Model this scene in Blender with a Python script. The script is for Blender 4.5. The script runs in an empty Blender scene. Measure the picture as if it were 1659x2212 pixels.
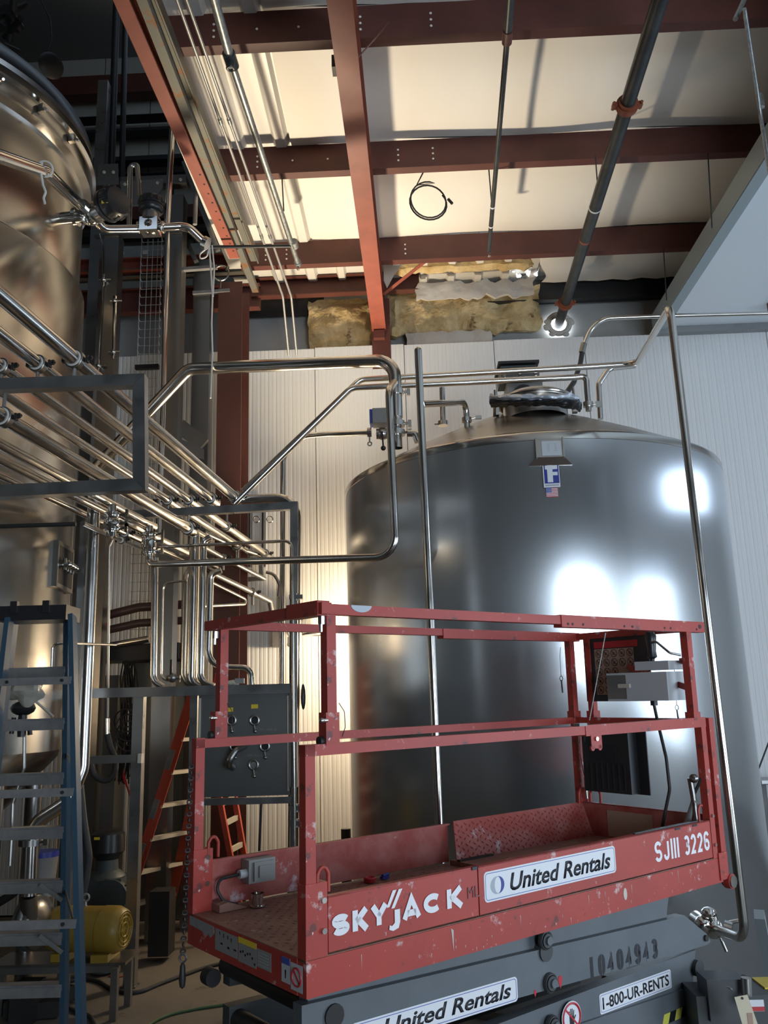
import bpy, bmesh, math, random
from mathutils import Vector as V, Matrix
from math import sin, cos, pi, radians
random.seed(7)
sc = bpy.context.scene
COL = sc.collection

# ------------------------------------------------------------------ camera
F = 1857.83
RM = Matrix(((0.99900332, 0.0367773, 0.02529423), (0.03297009, -0.22599599, -0.97357012), (-0.03008889, 0.97343374, -0.2269833)))
EYE = V((0, 0, 1.95))
cd = bpy.data.cameras.new('camera'); cam = bpy.data.objects.new('camera', cd); COL.objects.link(cam)
cd.sensor_fit = 'VERTICAL'; cd.sensor_height = 36.0; cd.lens = F / 2212 * 36.0; cd.clip_start = .05; cd.clip_end = 100
cam.matrix_world = Matrix.Translation(EYE) @ RM.to_4x4()
sc.camera = cam

def ray(px, py): return RM @ V((px - 829.5, -(py - 1106), -F))
def PY(px, py, y): d = ray(px, py); return EYE + d * (y / d.y)
def PZ(px, py, z): d = ray(px, py); return EYE + d * ((z - 1.95) / d.z)
def PX(px, py, x): d = ray(px, py); return EYE + d * (x / d.x)

# ------------------------------------------------------------------ light
sc.view_settings.view_transform = 'Standard'; sc.view_settings.look = 'None'
sc.view_settings.gamma = 1; sc.view_settings.use_curve_mapping = False
sc.view_settings.exposure = 0.0
w = bpy.data.worlds.new('sky'); sc.world = w; w.use_nodes = True
bg = w.node_tree.nodes['Background']; bg.inputs[0].default_value = (.62, .78, 1, 1); bg.inputs[1].default_value = 1.2

def light(kind, name, loc, energy, color, size=None, size_y=None, target=None, spot=None, blend=.6, spread=None):
    l = bpy.data.lights.new(name, kind); l.energy = energy; l.color = color
    if kind == 'AREA':
        l.shape = 'RECTANGLE'; l.size = size; l.size_y = size_y or size
        if spread: l.spread = spread
    elif size is not None: l.shadow_soft_size = size
    if kind == 'SPOT': l.spot_size = spot; l.spot_blend = blend
    o = bpy.data.objects.new(name, l); COL.objects.link(o); o.location = loc
    if target is not None: o.rotation_euler = (V(target) - V(loc)).to_track_quat('-Z', 'Y').to_euler()
    return o
# daylight through the big open door and the transom window in the right wall
light('AREA', 'daylight_side_door', (7.45, 2.4, 1.55), 190, (.72, .86, 1.0), 3.9, 2.9, (0, 2.4, 1.55))
light('AREA', 'daylight_front_door', (4.8, -6.3, 1.6), 540, (.74, .87, 1.0), 4.2, 3.1, (4.8, 0, 1.6))
light('AREA', 'daylight_transom', (7.3, 6.3, 4.55), 45, (.62, .78, 1.0), 3.4, .6, (0, 6.3, 4.55))
# warm work lamps: one behind the tank, one below the rafters aimed up, one in the left bay
light('POINT', 'work_lamp_behind_tank', (-.30, 8.95, 2.62), 135, (1.0, .77, .50), .10)
light('SPOT', 'work_lamp_upward', (-1.15, 8.6, 3.1), 880, (1.0, .84, .60), .12, target=(-.75, 7.5, 7), spot=radians(94), blend=.85)
light('POINT', 'bay_lamp', (-6.1, 2.6, 4.0), 26, (1.0, .80, .55), .15)

# ------------------------------------------------------------------ materials
def mat(name, col=(.5, .5, .5), rough=.5, metal=0, **k):
    m = bpy.data.materials.new(name); m.use_nodes = True
    nt = m.node_tree; b = nt.nodes['Principled BSDF']
    b.inputs['Base Color'].default_value = (*col, 1); b.inputs['Roughness'].default_value = rough; b.inputs['Metallic'].default_value = metal
    N = nt.nodes.new; L = nt.links.new
    if 'spec' in k: b.inputs['Specular IOR Level'].default_value = k['spec']
    tc = N('ShaderNodeTexCoord')
    src = tc.outputs['Object']
    if k.get('gen'): src = tc.outputs['Generated']
    col_out = None
    if 'var' in k:      # (second colour, scale, contrast lo, hi, detail, stretch)
        c2, s, lo, hi = k['var'][:4]; st = k['var'][4] if len(k['var']) > 4 else (1, 1, 1)
        mp = N('ShaderNodeMapping'); mp.inputs['Scale'].default_value = st; L(src, mp.inputs[0])
        nz = N('ShaderNodeTexNoise'); nz.inputs['Scale'].default_value = s; nz.inputs['Detail'].default_value = 6; nz.inputs['Roughness'].default_value = .62; L(mp.outputs[0], nz.inputs['Vector'])
        rp = N('ShaderNodeValToRGB'); rp.color_ramp.elements[0].position = lo; rp.color_ramp.elements[1].position = hi
        rp.color_ramp.elements[0].color = (*col, 1); rp.color_ramp.elements[1].color = (*c2, 1); L(nz.outputs['Fac'], rp.inputs[0])
        col_out = rp.outputs[0]
    if 'chip' in k:     # [(colour, scale, threshold, width, stretch)]
        for (c2, s, th, wd, st) in k['chip']:
            mp = N('ShaderNodeMapping'); mp.inputs['Scale'].default_value = st; mp.inputs['Location'].default_value = (s * .37, s * .11, 1.3 * s); L(src, mp.inputs[0])
            nz = N('ShaderNodeTexNoise'); nz.inputs['Scale'].default_value = s; nz.inputs['Detail'].default_value = 8; nz.inputs['Roughness'].default_value = .7; L(mp.outputs[0], nz.inputs['Vector'])
            mr = N('ShaderNodeMapRange'); mr.inputs[1].default_value = th; mr.inputs[2].default_value = th + wd; L(nz.outputs['Fac'], mr.inputs[0])
            mx = N('ShaderNodeMix'); mx.data_type = 'RGBA'; L(mr.outputs[0], mx.inputs[0])
            if col_out: L(col_out, mx.inputs[6])
            else: mx.inputs[6].default_value = (*col, 1)
            mx.inputs[7].default_value = (*c2, 1); col_out = mx.outputs[2]
    if col_out: L(col_out, b.inputs['Base Color'])
    if 'rvar' in k:     # roughness variation (lo, hi, scale, stretch)
        lo, hi, s, st = k['rvar']
        mp = N('ShaderNodeMapping'); mp.inputs['Scale'].default_value = st; L(src, mp.inputs[0])
        nz = N('ShaderNodeTexNoise'); nz.inputs['Scale'].default_value = s; nz.inputs['Detail'].default_value = 4; L(mp.outputs[0], nz.inputs['Vector'])
        mr = N('ShaderNodeMapRange'); mr.inputs[3].default_value = lo; mr.inputs[4].default_value = hi; mr.inputs[1].default_value = .3; mr.inputs[2].default_value = .7
        L(nz.outputs['Fac'], mr.inputs[0]); L(mr.outputs[0], b.inputs['Roughness'])
    if 'bump' in k:     # (scale, strength, distance, stretch)
        s, stg, dist = k['bump'][:3]; st = k['bump'][3] if len(k['bump']) > 3 else (1, 1, 1)
        mp = N('ShaderNodeMapping'); mp.inputs['Scale'].default_value = st; L(src, mp.inputs[0])
        nz = N('ShaderNodeTexNoise'); nz.inputs['Scale'].default_value = s; nz.inputs['Detail'].default_value = 5; L(mp.outputs[0], nz.inputs['Vector'])
        bp = N('ShaderNodeBump'); bp.inputs['Strength'].default_value = stg; bp.inputs['Distance'].default_value = dist; L(nz.outputs['Fac'], bp.inputs['Height']); L(bp.outputs[0], b.inputs['Normal'])
    if 'aniso' in k:
        b.inputs['Anisotropic'].default_value = k['aniso']
        tg = N('ShaderNodeTangent'); tg.direction_type = 'RADIAL'; tg.axis = 'Z'; L(tg.outputs[0], b.inputs['Tangent'])
    if 'arot' in k: b.inputs['Anisotropic Rotation'].default_value = k['arot']
    if 'emit' in k:
        b.inputs['Emission Color'].default_value = (*k['emit'][0], 1); b.inputs['Emission Strength'].default_value = k['emit'][1]
    if 'trans' in k: b.inputs['Alpha'].default_value = k['trans']
    return m
M = {}
M['tank'] = mat('brushed_stainless_shell', (.55, .57, .59), .22, .88, aniso=.8)
M['tank_warm'] = mat('brushed_stainless_jacket', (.54, .51, .465), .22, 1, aniso=.55)
M['dome'] = mat('satin_stainless_dome', (.52, .49, .45), .3, 1, bump=(3, .25, .02))
M['dark_dome'] = mat('dark_stainless_dome', (.20, .20, .20), .3, 1, bump=(3, .2, .02))
M['steel'] = mat('polished_stainless_tube', (.62, .59, .55), .17, 1, rvar=(.13, .24, 4, (1, 1, 1)))
M['chrome'] = mat('bright_stainless', (.72, .70, .66), .1, 1)
M['satin'] = mat('satin_stainless', (.31, .30, .285), .34, 1, bump=(20, .08, .002))
M['frame'] = mat('brushed_square_tube', (.30, .30, .30), .33, .9, rvar=(.26, .42, 8, (1, 1, 1)))
M['panel_ss'] = mat('dull_stainless_sheet', (.20, .205, .20), .42, .85, bump=(5, .1, .01))
M['white_gasket'] = mat('white_gasket', (.72, .70, .66), .5)
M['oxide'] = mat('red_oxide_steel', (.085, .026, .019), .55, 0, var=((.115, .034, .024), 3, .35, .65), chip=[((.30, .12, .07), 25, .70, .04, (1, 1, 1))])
M['oxide_lit'] = mat('red_oxide_lit', (.21, .052, .034), .5, 0, var=((.27, .068, .042), 4, .35, .65))  # red oxide again, its lit look put into a lighter colour
M['galv'] = mat('galvanised_steel', (.42, .44, .43), .38, .8, var=((.30, .31, .30), 30, .4, .6))
M['galv_rust'] = mat('rusty_channel', (.15, .15, .13), .6, .5, chip=[((.22, .10, .04), 7, .52, .1, (1, 1, 1))])
M['conduit'] = mat('grey_conduit', (.33, .325, .32), .4, .35)
M['iron'] = mat('black_iron_pipe', (.030, .034, .036), .42, .3, var=((.06, .062, .062), 6, .4, .7))
M['orange'] = mat('orange_coupling', (.24, .06, .025), .5)
M['blanket'] = mat('white_vinyl_facing', (.80, .76, .70), .55, 0, bump=(1.4, .35, .05))
M['liner'] = mat('white_metal_liner', (.74, .72, .68), .4, .1)
M['wall'] = mat('white_insulated_panel', (.74, .745, .74), .42, 0)
M['upperwall'] = mat('grey_vinyl_wall', (.36, .36, .35), .6, 0, bump=(1.5, .3, .05))
M['soffit'] = mat('pale_soffit_panel', (.80, .86, .90), .45)
M['trimblue'] = mat('blue_grey_angle', (.36, .42, .44), .45, .4)
M['fiber'] = mat('yellow_fibreglass', (.44, .29, .11), .95, 0, var=((.72, .56, .31), 4.5, .33, .66), chip=[((.10, .055, .02), 5, .60, .08, (1, 1, 1)), ((.66, .60, .50), 3.1, .62, .06, (1, 1, 1))], bump=(14, 1, .03))
M['kraft'] = mat('torn_backing_paper', (.50, .465, .42), .7, bump=(9, .8, .02))
M['concrete'] = mat('dusty_concrete', (.115, .10, .085), .75, 0, var=((.165, .145, .12), 1.2, .35, .7), chip=[((.07, .06, .055), 2.6, .60, .06, (1, 1, 1)), ((.24, .21, .18), 12, .68, .03, (1, 1, 1))], bump=(20, .15, .01))
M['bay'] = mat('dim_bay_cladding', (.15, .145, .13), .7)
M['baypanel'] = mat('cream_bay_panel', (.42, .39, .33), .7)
M['oxcol'] = mat('dull_red_column', (.078, .027, .019), .5, 0, var=((.095, .033, .024), 3, .35, .65))
M['dark'] = mat('dark_steel', (.035, .033, .033), .5, .4)
M['black'] = mat('black_plastic', (.018, .018, .020), .35)
M['rubber'] = mat('black_rubber', (.030, .031, .033), .6)
SC = (.60, .42, .40)
M['red'] = mat('scuffed_red_paint', (.42, .046, .030), .48, 0, var=((.34, .038, .028), 2.5, .35, .7), chip=[(SC, 8, .61, .07, (1, 1, 1)), ((.15, .035, .03), 13, .62, .05, (1, 1, 1)), ((.70, .66, .62), 38, .68, .02, (1, 1, .5))])
M['red_dusty'] = mat('dusty_red_paint', (.36, .060, .045), .55, 0, var=((.52, .20, .18), 5, .40, .75), chip=[((.66, .54, .58), 5, .60, .09, (1, 1, 1)), ((.14, .05, .04), 14, .64, .06, (1, 1, 1)), ((.72, .68, .64), 40, .71, .02, (1, 1, 1))])
M['deck'] = mat('worn_tread_plate', (.20, .085, .06), .6, .1, var=((.30, .16, .12), 4, .35, .7), chip=[((.40, .27, .24), 22, .60, .06, (1, 1, 1)), ((.08, .05, .04), 9, .62, .08, (1, 1, 1))])
M['grey'] = mat('scratched_grey_paint', (.098, .112, .125), .42, 0, var=((.130, .145, .158), 3, .35, .7), chip=[((.26, .27, .28), 30, .70, .03, (1, 1, .35)), ((.05, .05, .05), 8, .68, .05, (1, 1, 1))])
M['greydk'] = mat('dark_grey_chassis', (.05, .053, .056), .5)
M['white'] = mat('white_sticker', (.72, .73, .76), .4)
M['vinyl'] = mat('white_vinyl_letter', (.78, .77, .80), .4, chip=[((.45, .10, .09), 14, .70, .03, (1, 1, 1))])
M['blue'] = mat('blue_ink', (.020, .035, .25), .4)
M['blueline'] = mat('blue_line', (.06, .09, .38), .4)
M['inkgrey'] = mat('grey_ink', (.38, .40, .45), .4)
M['ink'] = mat('black_ink', (.012, .012, .018), .45)
M['inkfaint'] = mat('pencil_mark', (.20, .07, .07), .5)
M['redink'] = mat('red_ink', (.50, .02, .03), .45)
M['yellow'] = mat('yellow_sticker', (.75, .56, .04), .45)
M['stripe'] = mat('hazard_yellow', (.72, .68, .12), .45)
M['motor'] = mat('yellow_motor_enamel', (.28, .18, .025), .4, 0, chip=[((.16, .11, .05), 7, .63, .06, (1, 1, 1))])
M['ladblue'] = mat('blue_fibreglass_rail', (.026, .066, .105), .5, 0, chip=[((.30, .34, .36), 20, .68, .04, (1, 1, .4)), ((.02, .05, .09), 9, .62, .06, (1, 1, 1))])
M['alu'] = mat('dusty_aluminium', (.27, .26, .25), .5, .4, var=((.19, .19, .20), 8, .4, .65))
M['ladorange'] = mat('orange_fibreglass_rail', (.44, .065, .035), .5)
M['wood'] = mat('pale_plastic', (.55, .50, .42), .6)
M['boxgrey'] = mat('grey_cast_box', (.30, .30, .29), .5, .2, bump=(30, .2, .003))
M['silver'] = mat('silver_plastic_sheet', (.50, .54, .60), .32, .2, bump=(12, .7, .01))
M['bag'] = mat('cloudy_plastic_bag', (.36, .34, .29), .35, bump=(10, .8, .02))
M['rope'] = mat('white_cord', (.66, .63, .58), .8)
M['ctrl'] = mat('light_grey_enamel', (.50, .52, .54), .45)
M['tan'] = mat('tan_warning_sheet', (.42, .27, .20), .6)
M['manual'] = mat('black_manual_box', (.016, .016, .018), .45, 0, chip=[((.20, .20, .21), 12, .62, .05, (1, 1, .2))])
M['gearcap'] = mat('teal_grey_enamel', (.05, .065, .07), .5)
M['tag'] = mat('cream_card', (.66, .58, .42), .7)
M['brown_pipe'] = mat('brown_insulated_pipe', (.07, .035, .03), .4)
M['sky'] = mat('daylight_gap', (1, 1, 1), .5, emit=((.86, .94, 1.0), 6))
M['lens'] = mat('frosted_lamp_lens', (.75, .70, .60), .3, emit=((1.0, .82, .55), .55))
M['floorgreen'] = mat('green_cable', (.04,.09,.03), .6)
M['oakpatch'] = mat('bare_grey_patch', (.45, .50, .55), .5)

# ------------------------------------------------------------------ mesh building
class B:
    def __init__(s): s.bm = bmesh.new()
    def _add(s, vs, fs):
        v = [s.bm.verts.new(p) for p in vs]
        for f in fs:
            try: s.bm.faces.new([v[i] for i in f])
            except ValueError: pass
        return v
    def hexa(s, c):      # 8 corners: bottom ring 0-3, top ring 4-7
        s._add(c, [(0, 3, 2, 1), (4, 5, 6, 7), (0, 1, 5, 4), (1, 2, 6, 5), (2, 3, 7, 6), (3, 0, 4, 7)]); return s
    def box(s, c, sz, R=None):
        R = R or Matrix.Identity(3); c = V(c); hx, hy, hz = sz[0] / 2, sz[1] / 2, sz[2] / 2
        pts = [c + R @ V(p) for p in ((-hx, -hy, -hz), (hx, -hy, -hz), (hx, hy, -hz), (-hx, hy, -hz), (-hx, -hy, hz), (hx, -hy, hz), (hx, hy, hz), (-hx, hy, hz))]
        return s.hexa(pts)
    def beam(s, a, b, w, h, up=(0, 0, 1)):   # w across, h along up
        a = V(a); b = V(b); d = (b - a).normalized(); up = V(up); side = d.cross(up)
        if side.length < 1e-4: side = d.cross(V((0, 1, 0)))
        side.normalize(); u = side.cross(d).normalized()
        q = [(-w / 2, -h / 2), (w / 2, -h / 2), (w / 2, h / 2), (-w / 2, h / 2)]
        return s.hexa([a + side * x + u * y for x, y in q] + [b + side * x + u * y for x, y in q])
    def prism(s, poly, n):    # polygon of 3d points extruded by vector n
        n = V(n); k = len(poly); p = [V(x) for x in poly]
        s._add(p + [x + n for x in p], [tuple(range(k))[::-1], tuple(range(k, 2 * k))] + [(i, (i + 1) % k, (i + 1) % k + k, i + k) for i in range(k)]); return s
    def cyl(s, a, b, r1, r2=None, n=16, caps=True):
        a = V(a); b = V(b); r2 = r1 if r2 is None else r2; d = (b - a).normalized()
        x = d.orthogonal().normalized(); y = d.cross(x)
        ra = [a + (x * cos(t) + y * sin(t)) * r1 for t in [2 * pi * i / n for i in range(n)]]
        rb = [b + (x * cos(t) + y * sin(t)) * r2 for t in [2 * pi * i / n for i in range(n)]]
        fs = [(i, (i + 1) % n, (i + 1) % n + n, i + n) for i in range(n)]
        if caps: fs += [tuple(range(n))[::-1], tuple(range(n, 2 * n))]
        s._add(ra + rb, fs); return s
    def lathe(s, prof, o, ax=(0, 0, 1), n=48, a0=0, a1=2 * pi):
        o = V(o); d = V(ax).normalized(); x = d.orthogonal().normalized() if abs(d.z) < .99 else V((1, 0, 0)); y = d.cross(x)
        full = abs(a1 - a0 - 2 * pi) < 1e-6; m = n if full else n + 1; vs = []
        for r, z in prof:
            for i in range(m):
                t = a0 + (a1 - a0) * i / n; vs.append(o + d * z + (x * cos(t) + y * sin(t)) * max(r, 1e-4))
        fs = []
        for j in range(len(prof) - 1):
            for i in range(n):
                k = (i + 1) % m; fs.append((j * m + i, j * m + k, (j + 1) * m + k, (j + 1) * m + i))
        s._add(vs, fs); return s
    def tube(s, pts, r, bend=0, n=12, bn=6, closed=False):
        P = [V(p) for p in pts]; Q = []
        if bend and len(P) > 2:
            Q.append(P[0])
            for i in range(1, len(P) - 1):
                a, b, c = P[i - 1], P[i], P[i + 1]; u = (a - b); v = (c - b); la, lc = u.length, v.length; u.normalize(); v.normalize()
                ang = u.angle(v, 0)
                if ang > pi - .03 or ang < .02: Q.append(b); continue
                t = min(bend / math.tan(ang / 2), la * .49, lc * .49); R = t * math.tan(ang / 2)
                p0, p1 = b + u * t, b + v * t; cc = b + (u + v).normalized() * (R / sin(ang / 2))
                e0, e1 = (p0 - cc), (p1 - cc); tot = e0.angle(e1, 0); ax = e0.cross(e1).normalized()
                for j in range(bn + 1): Q.append(cc + Matrix.Rotation(tot * j / bn, 3, ax) @ e0)
            Q.append(P[-1])
        else: Q = P
        k = len(Q); rings = []; x = None
        for i in range(k):
            if closed: d = (Q[(i + 1) % k] - Q[i - 1]).normalized()
            elif i == 0: d = (Q[1] - Q[0]).normalized()
            elif i == k - 1: d = (Q[-1] - Q[-2]).normalized()
            else: d = ((Q[i + 1] - Q[i]).normalized() + (Q[i] - Q[i - 1]).normalized()).normalized()
            x = d.orthogonal().normalized() if x is None else (x - d * x.dot(d)).normalized()
            y = d.cross(x); rr = r[i] if isinstance(r, (list, tuple)) else r
            rings.append([s.bm.verts.new(Q[i] + (x * cos(2 * pi * j / n) + y * sin(2 * pi * j / n)) * rr) for j in range(n)])
        for i in range(k if closed else k - 1):
            a, b = rings[i], rings[(i + 1) % k]
            for j in range(n): s.bm.faces.new((a[j], a[(j + 1) % n], b[(j + 1) % n], b[j]))
        if not closed: s.bm.faces.new(rings[0][::-1]); s.bm.faces.new(rings[-1])
        return s
    def ring(s, c, ax, R, r, n=24, m=8, a0=0, a1=2 * pi):
        c = V(c); d = V(ax).normalized(); x = d.orthogonal().normalized(); y = d.cross(x)
        full = a1 - a0 > 6.28; k = n if full else n + 1
        return s.tube([c + (x * cos(a0 + (a1 - a0) * i / n) + y * sin(a0 + (a1 - a0) * i / n)) * R for i in range(k)], r, n=m, closed=full)
    def ball(s, c, r, n=12, sz=(1, 1, 1)):
        ma = Matrix.Translation(V(c)) @ Matrix.Diagonal((*[r * q for q in sz], 1))
        bmesh.ops.create_uvsphere(s.bm, u_segments=n, v_segments=max(6, n // 2), radius=1, matrix=ma); return s
    def extr(s, prof, a, b, side, up):   # open or closed 2d profile swept a->b, (side, up) axes, closed loop
        a = V(a); b = V(b); side = V(side); up = V(up); k = len(prof)
        s._add([a + side * x + up * y for x, y in prof] + [b + side * x + up * y for x, y in prof],
               [(i, (i + 1) % k, (i + 1) % k + k, i + k) for i in range(k)] + [tuple(range(k))[::-1], tuple(range(k, 2 * k))]); return s

ROOTLOC = {}
def obj(name, b, m, parent=None, smooth=True, bevel=0):
    bm = b.bm
    if bevel: bmesh.ops.bevel(bm, geom=[e for e in bm.edges if len(e.link_faces) == 2 and e.calc_face_angle(0) > .6], offset=bevel, segments=1, affect='EDGES', clamp_overlap=True)
    bmesh.ops.recalc_face_normals(bm, faces=bm.faces)
    lo = V([min(v.co[i] for v in bm.verts) for i in range(3)]); hi = V([max(v.co[i] for v in bm.verts) for i in range(3)])
    c = (lo + hi) / 2
    bmesh.ops.translate(bm, verts=bm.verts, vec=-c)
    me = bpy.data.meshes.new(name); bm.to_mesh(me); bm.free(); me.materials.append(m if not isinstance(m, str) else M[m])
    if smooth: me.shade_smooth(); me.set_sharp_from_angle(angle=radians(38))
    o = bpy.data.objects.new(name, me); COL.objects.link(o)
    put(o, c, parent); return o
def put(o, c, parent):
    if parent is not None: o.parent = parent; o.location = V(c) - ROOTLOC[parent.name]
    else: o.location = c
    ROOTLOC[o.name] = V(c)
def tag(o, label=None, cat=None, group=None, kind=None):
    for k, v in (('label', label), ('category', cat), ('group', group), ('kind', kind)):
        if v: o[k] = v
    return o
def thing(name, label, cat, loc, group=None, kind=None):
    o = bpy.data.objects.new(name, None); COL.objects.link(o); o.location = loc; o.empty_display_size = .1; ROOTLOC[o.name] = V(loc)
    return tag(o, label, cat, group, kind)
def one(name, b, m, label, cat, group=None, **k): return tag(obj(name, b, m, None, **k), label, cat, group)
def struct(name, b, m, parent=None, **k): return tag(obj(name, b, m, parent, **k), kind='structure')
FONT = None
def text_mesh(body, size, o, ux, uz, depth=.0006, bold=0.0, shear=0.0, xs=1.0, align='LEFT'):
    """flat lettering as thin geometry; o = lower-left, ux right, uz up"""
    cu = bpy.data.curves.new('lettering', 'FONT'); cu.body = body; cu.size = size; cu.offset = bold; cu.shear = shear; cu.align_x = align; cu.extrude = depth; cu.resolution_u = 3
    to = bpy.data.objects.new('lettering', cu); COL.objects.link(to)
    me = bpy.data.meshes.new_from_object(to.evaluated_get(bpy.context.evaluated_depsgraph_get()))
    bpy.data.objects.remove(to); bpy.data.curves.remove(cu)
    ux = V(ux); uz = V(uz); nn = ux.cross(uz)
    b = B(); bm = b.bm; bm.from_mesh(me); bpy.data.meshes.remove(me)
    for v in bm.verts: v.co = V(o) + ux * (v.co.x * xs) + uz * v.co.y + nn * v.co.z
    return b
# ------------------------------------------------------------------ the setting
HC = 6.80     # underside of purlins
ZB = 7.09     # ceiling blanket
YW = 9.50     # face of insulated panels
YU = 9.78     # upper liner wall
struct('floor', B().box((0, 2, -.1), (16.4, 24, .2)), 'concrete')
wb = struct('wall_back', B().box((.8, YU + .12, 3.6), (13.8, .2, 7.2)), 'upperwall')
# insulated panels: one ribbed panel mesh shared by every panel, hung on the back wall
PW = 1.063; ZT = 6.19
def panel_prof(wd):
    pr = [(0, -.02), (.004, 0)]
    n = 11; st = (wd - .02) / n
    for i in range(n):
        x = .010 + i * st
        pr += [(x + .006, 0), (x + .012, -.0028), (x + .026, -.0028), (x + .032, 0)]
        pr += [(x + st * .62, 0), (x + st * .65, -.0018), (x + st * .72, -.0018), (x + st * .75, 0)]
    return pr + [(wd - .004, 0), (wd, -.02), (wd, -.10), (0, -.10)]
first = None
x_seam = PY(873.5, 770, YW).x
for i in range(-5, 6):
    x0 = x_seam + i * PW
    if x0 > 5.9: continue
    if first is None:
        b = B(); b.extr([(x, -y) for x, y in panel_prof(PW - .003)], (x0, YW, 0.02), (x0, YW, ZT), (1, 0, 0), (0, 1, 0))
        first = obj('panel', b, 'wall', wb, smooth=False); p = first; base = first.location.copy(); bx0 = x0
    else:
        p = first.copy(); COL.objects.link(p); p.location = base + V((x0 - bx0, 0, 0)); p.location.z += (i % 2) * .012
# high bay on the left
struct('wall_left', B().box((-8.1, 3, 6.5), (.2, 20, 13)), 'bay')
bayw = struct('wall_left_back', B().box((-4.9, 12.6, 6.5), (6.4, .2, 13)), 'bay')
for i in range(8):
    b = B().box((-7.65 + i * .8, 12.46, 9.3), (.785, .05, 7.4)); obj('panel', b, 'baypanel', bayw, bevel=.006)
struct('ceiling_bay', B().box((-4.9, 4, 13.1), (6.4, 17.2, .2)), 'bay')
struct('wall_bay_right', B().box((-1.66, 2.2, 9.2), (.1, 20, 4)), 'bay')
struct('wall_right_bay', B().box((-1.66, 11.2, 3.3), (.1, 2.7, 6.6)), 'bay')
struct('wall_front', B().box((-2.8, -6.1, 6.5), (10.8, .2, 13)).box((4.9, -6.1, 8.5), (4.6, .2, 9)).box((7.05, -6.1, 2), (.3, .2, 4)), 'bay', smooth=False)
struct('door_2', B().box((2.62, -6.0, 2), (.1, .3, 4)).box((6.88, -6.0, 2), (.1, .3, 4)).box((4.75, -6.0, 4.05), (4.3, .3, .1)), 'satin', smooth=False)
# right wall with the big opening and the transom
xr = 7.0
b = B(); b.box((xr + .1, -2.75, 3.5), (.2, 6.5, 7)); b.box((xr + .1, 7.1, 1.7), (.2, 5.6, 3.4)); b.box((xr + .1, 2, 3.82), (.2, 16, .84))
b.box((xr + .1, -.6, 5.6), (.2, 10, 2.8)); b.box((xr + .1, 8.9, 5.6), (.2, 1.4, 2.8)); b.box((xr + .1, 6.4, 5.95), (.2, 3.8, 2.1)); b.box((xr + .1, 4.45, 4.6), (.2, .3, .8))
struct('wall_right', b, 'wall', smooth=False)
b = B()
for y0, y1 in ((.5, .58), (4.22, 4.3)): b.box((xr, (y0 + y1) / 2, 1.7), (.26, .08, 3.4))
b.box((xr, 2.4, 3.42), (.26, 3.8, .08)); dfr = struct('door_1', b, 'satin', smooth=False)

# ceiling: vinyl-faced blanket sagging a little between purlins; ribbed liner along the left edge
PUR = [(5.38, HC), (6.95, HC), (8.60, HC)]
purY = [-4.05, -2.48, -.91, .66, 2.23, 3.81, 5.38, 6.95, 8.60]
ceil = struct('ceiling', B().box((2.6, 1.85, ZB + .14), (9.2, 16.3, .12)), 'liner')
xl = -.98
def blanket(y0, y1, sag, seed):
    rnd = random.Random(seed); b = B(); nx, ny = 44, 14; g = []
    for j in range(ny + 1):
        row = []
        for i in range(nx + 1):
            u, v = i / nx, j / ny; x = xl + .05 + (7.0 - xl) * u; y = y0 + (y1 - y0) * v
            z = ZB - sag * sin(pi * v) ** .6 * (1 + .35 * sin(x * 1.9 + seed) + .15 * sin(x * 5.3 + seed * 2)) + .012 * sin(x * 3 + y * 2 + seed)
            z -= .010 * max(0, 1 - abs(((x + seed * .37) % 1.22) - .61) / .03)
            row.append(b.bm.verts.new((x, y, z)))
        g.append(row)
    for j in range(ny):
        for i in range(nx): b.bm.faces.new((g[j][i], g[j][i + 1], g[j + 1][i + 1], g[j + 1][i]))
    obj('insulation_blanket', b, 'blanket', ceil)
for k in range(3, len(purY) - 1): blanket(purY[k], purY[k + 1], .035, k)
# last bay: blanket only right of the torn opening
b = B(); g = []
xa = PZ(1172, 590, 6.95).x
for j in range(13):
    row = []
    for i in range(31):
        u, v = i / 30, j / 12; x = xa + (7 - xa) * u + (.06 * sin(v * 9) if i == 0 else 0); y = 8.60 + .98 * v
        z = ZB - .03 - .10 * v * v - .05 * sin(pi * v) * (1 + .6 * sin(x * 7)) + .012 * sin(x * 16 + y * 9) * v
        row.append(b.bm.verts.new((x, y, z)))
    g.append(row)
for j in range(12):
    for i in range(30): b.bm.faces.new((g[j][i], g[j][i + 1], g[j + 1][i + 1], g[j + 1][i]))
obj('insulation_blanket', b, 'blanket', ceil)
for x0, x1, y0, y1 in ((-1.72, xl + .07, -6, YU), (xl + .07, xa, 8.62, YU)):
    prof = []; wd = .40 if x0 < -1.5 else .33; x = x0
    while x < x1 - .02:
        for dx, z in ((0, 0), (wd * .55, 0), (wd * .63, -.045), (wd * .85, -.045), (wd * .93, 0)):
            if x + dx < x1: prof.append((x + dx, z))
        x += wd
    prof += [(x1, 0), (x1, .03), (x0, .03)]
    obj('liner_panel', B().extr(prof, (0, y0, ZB + .02), (0, y1, ZB + .02), (1, 0, 0), (0, 0, 1)), 'liner', ceil, smooth=False)

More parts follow.
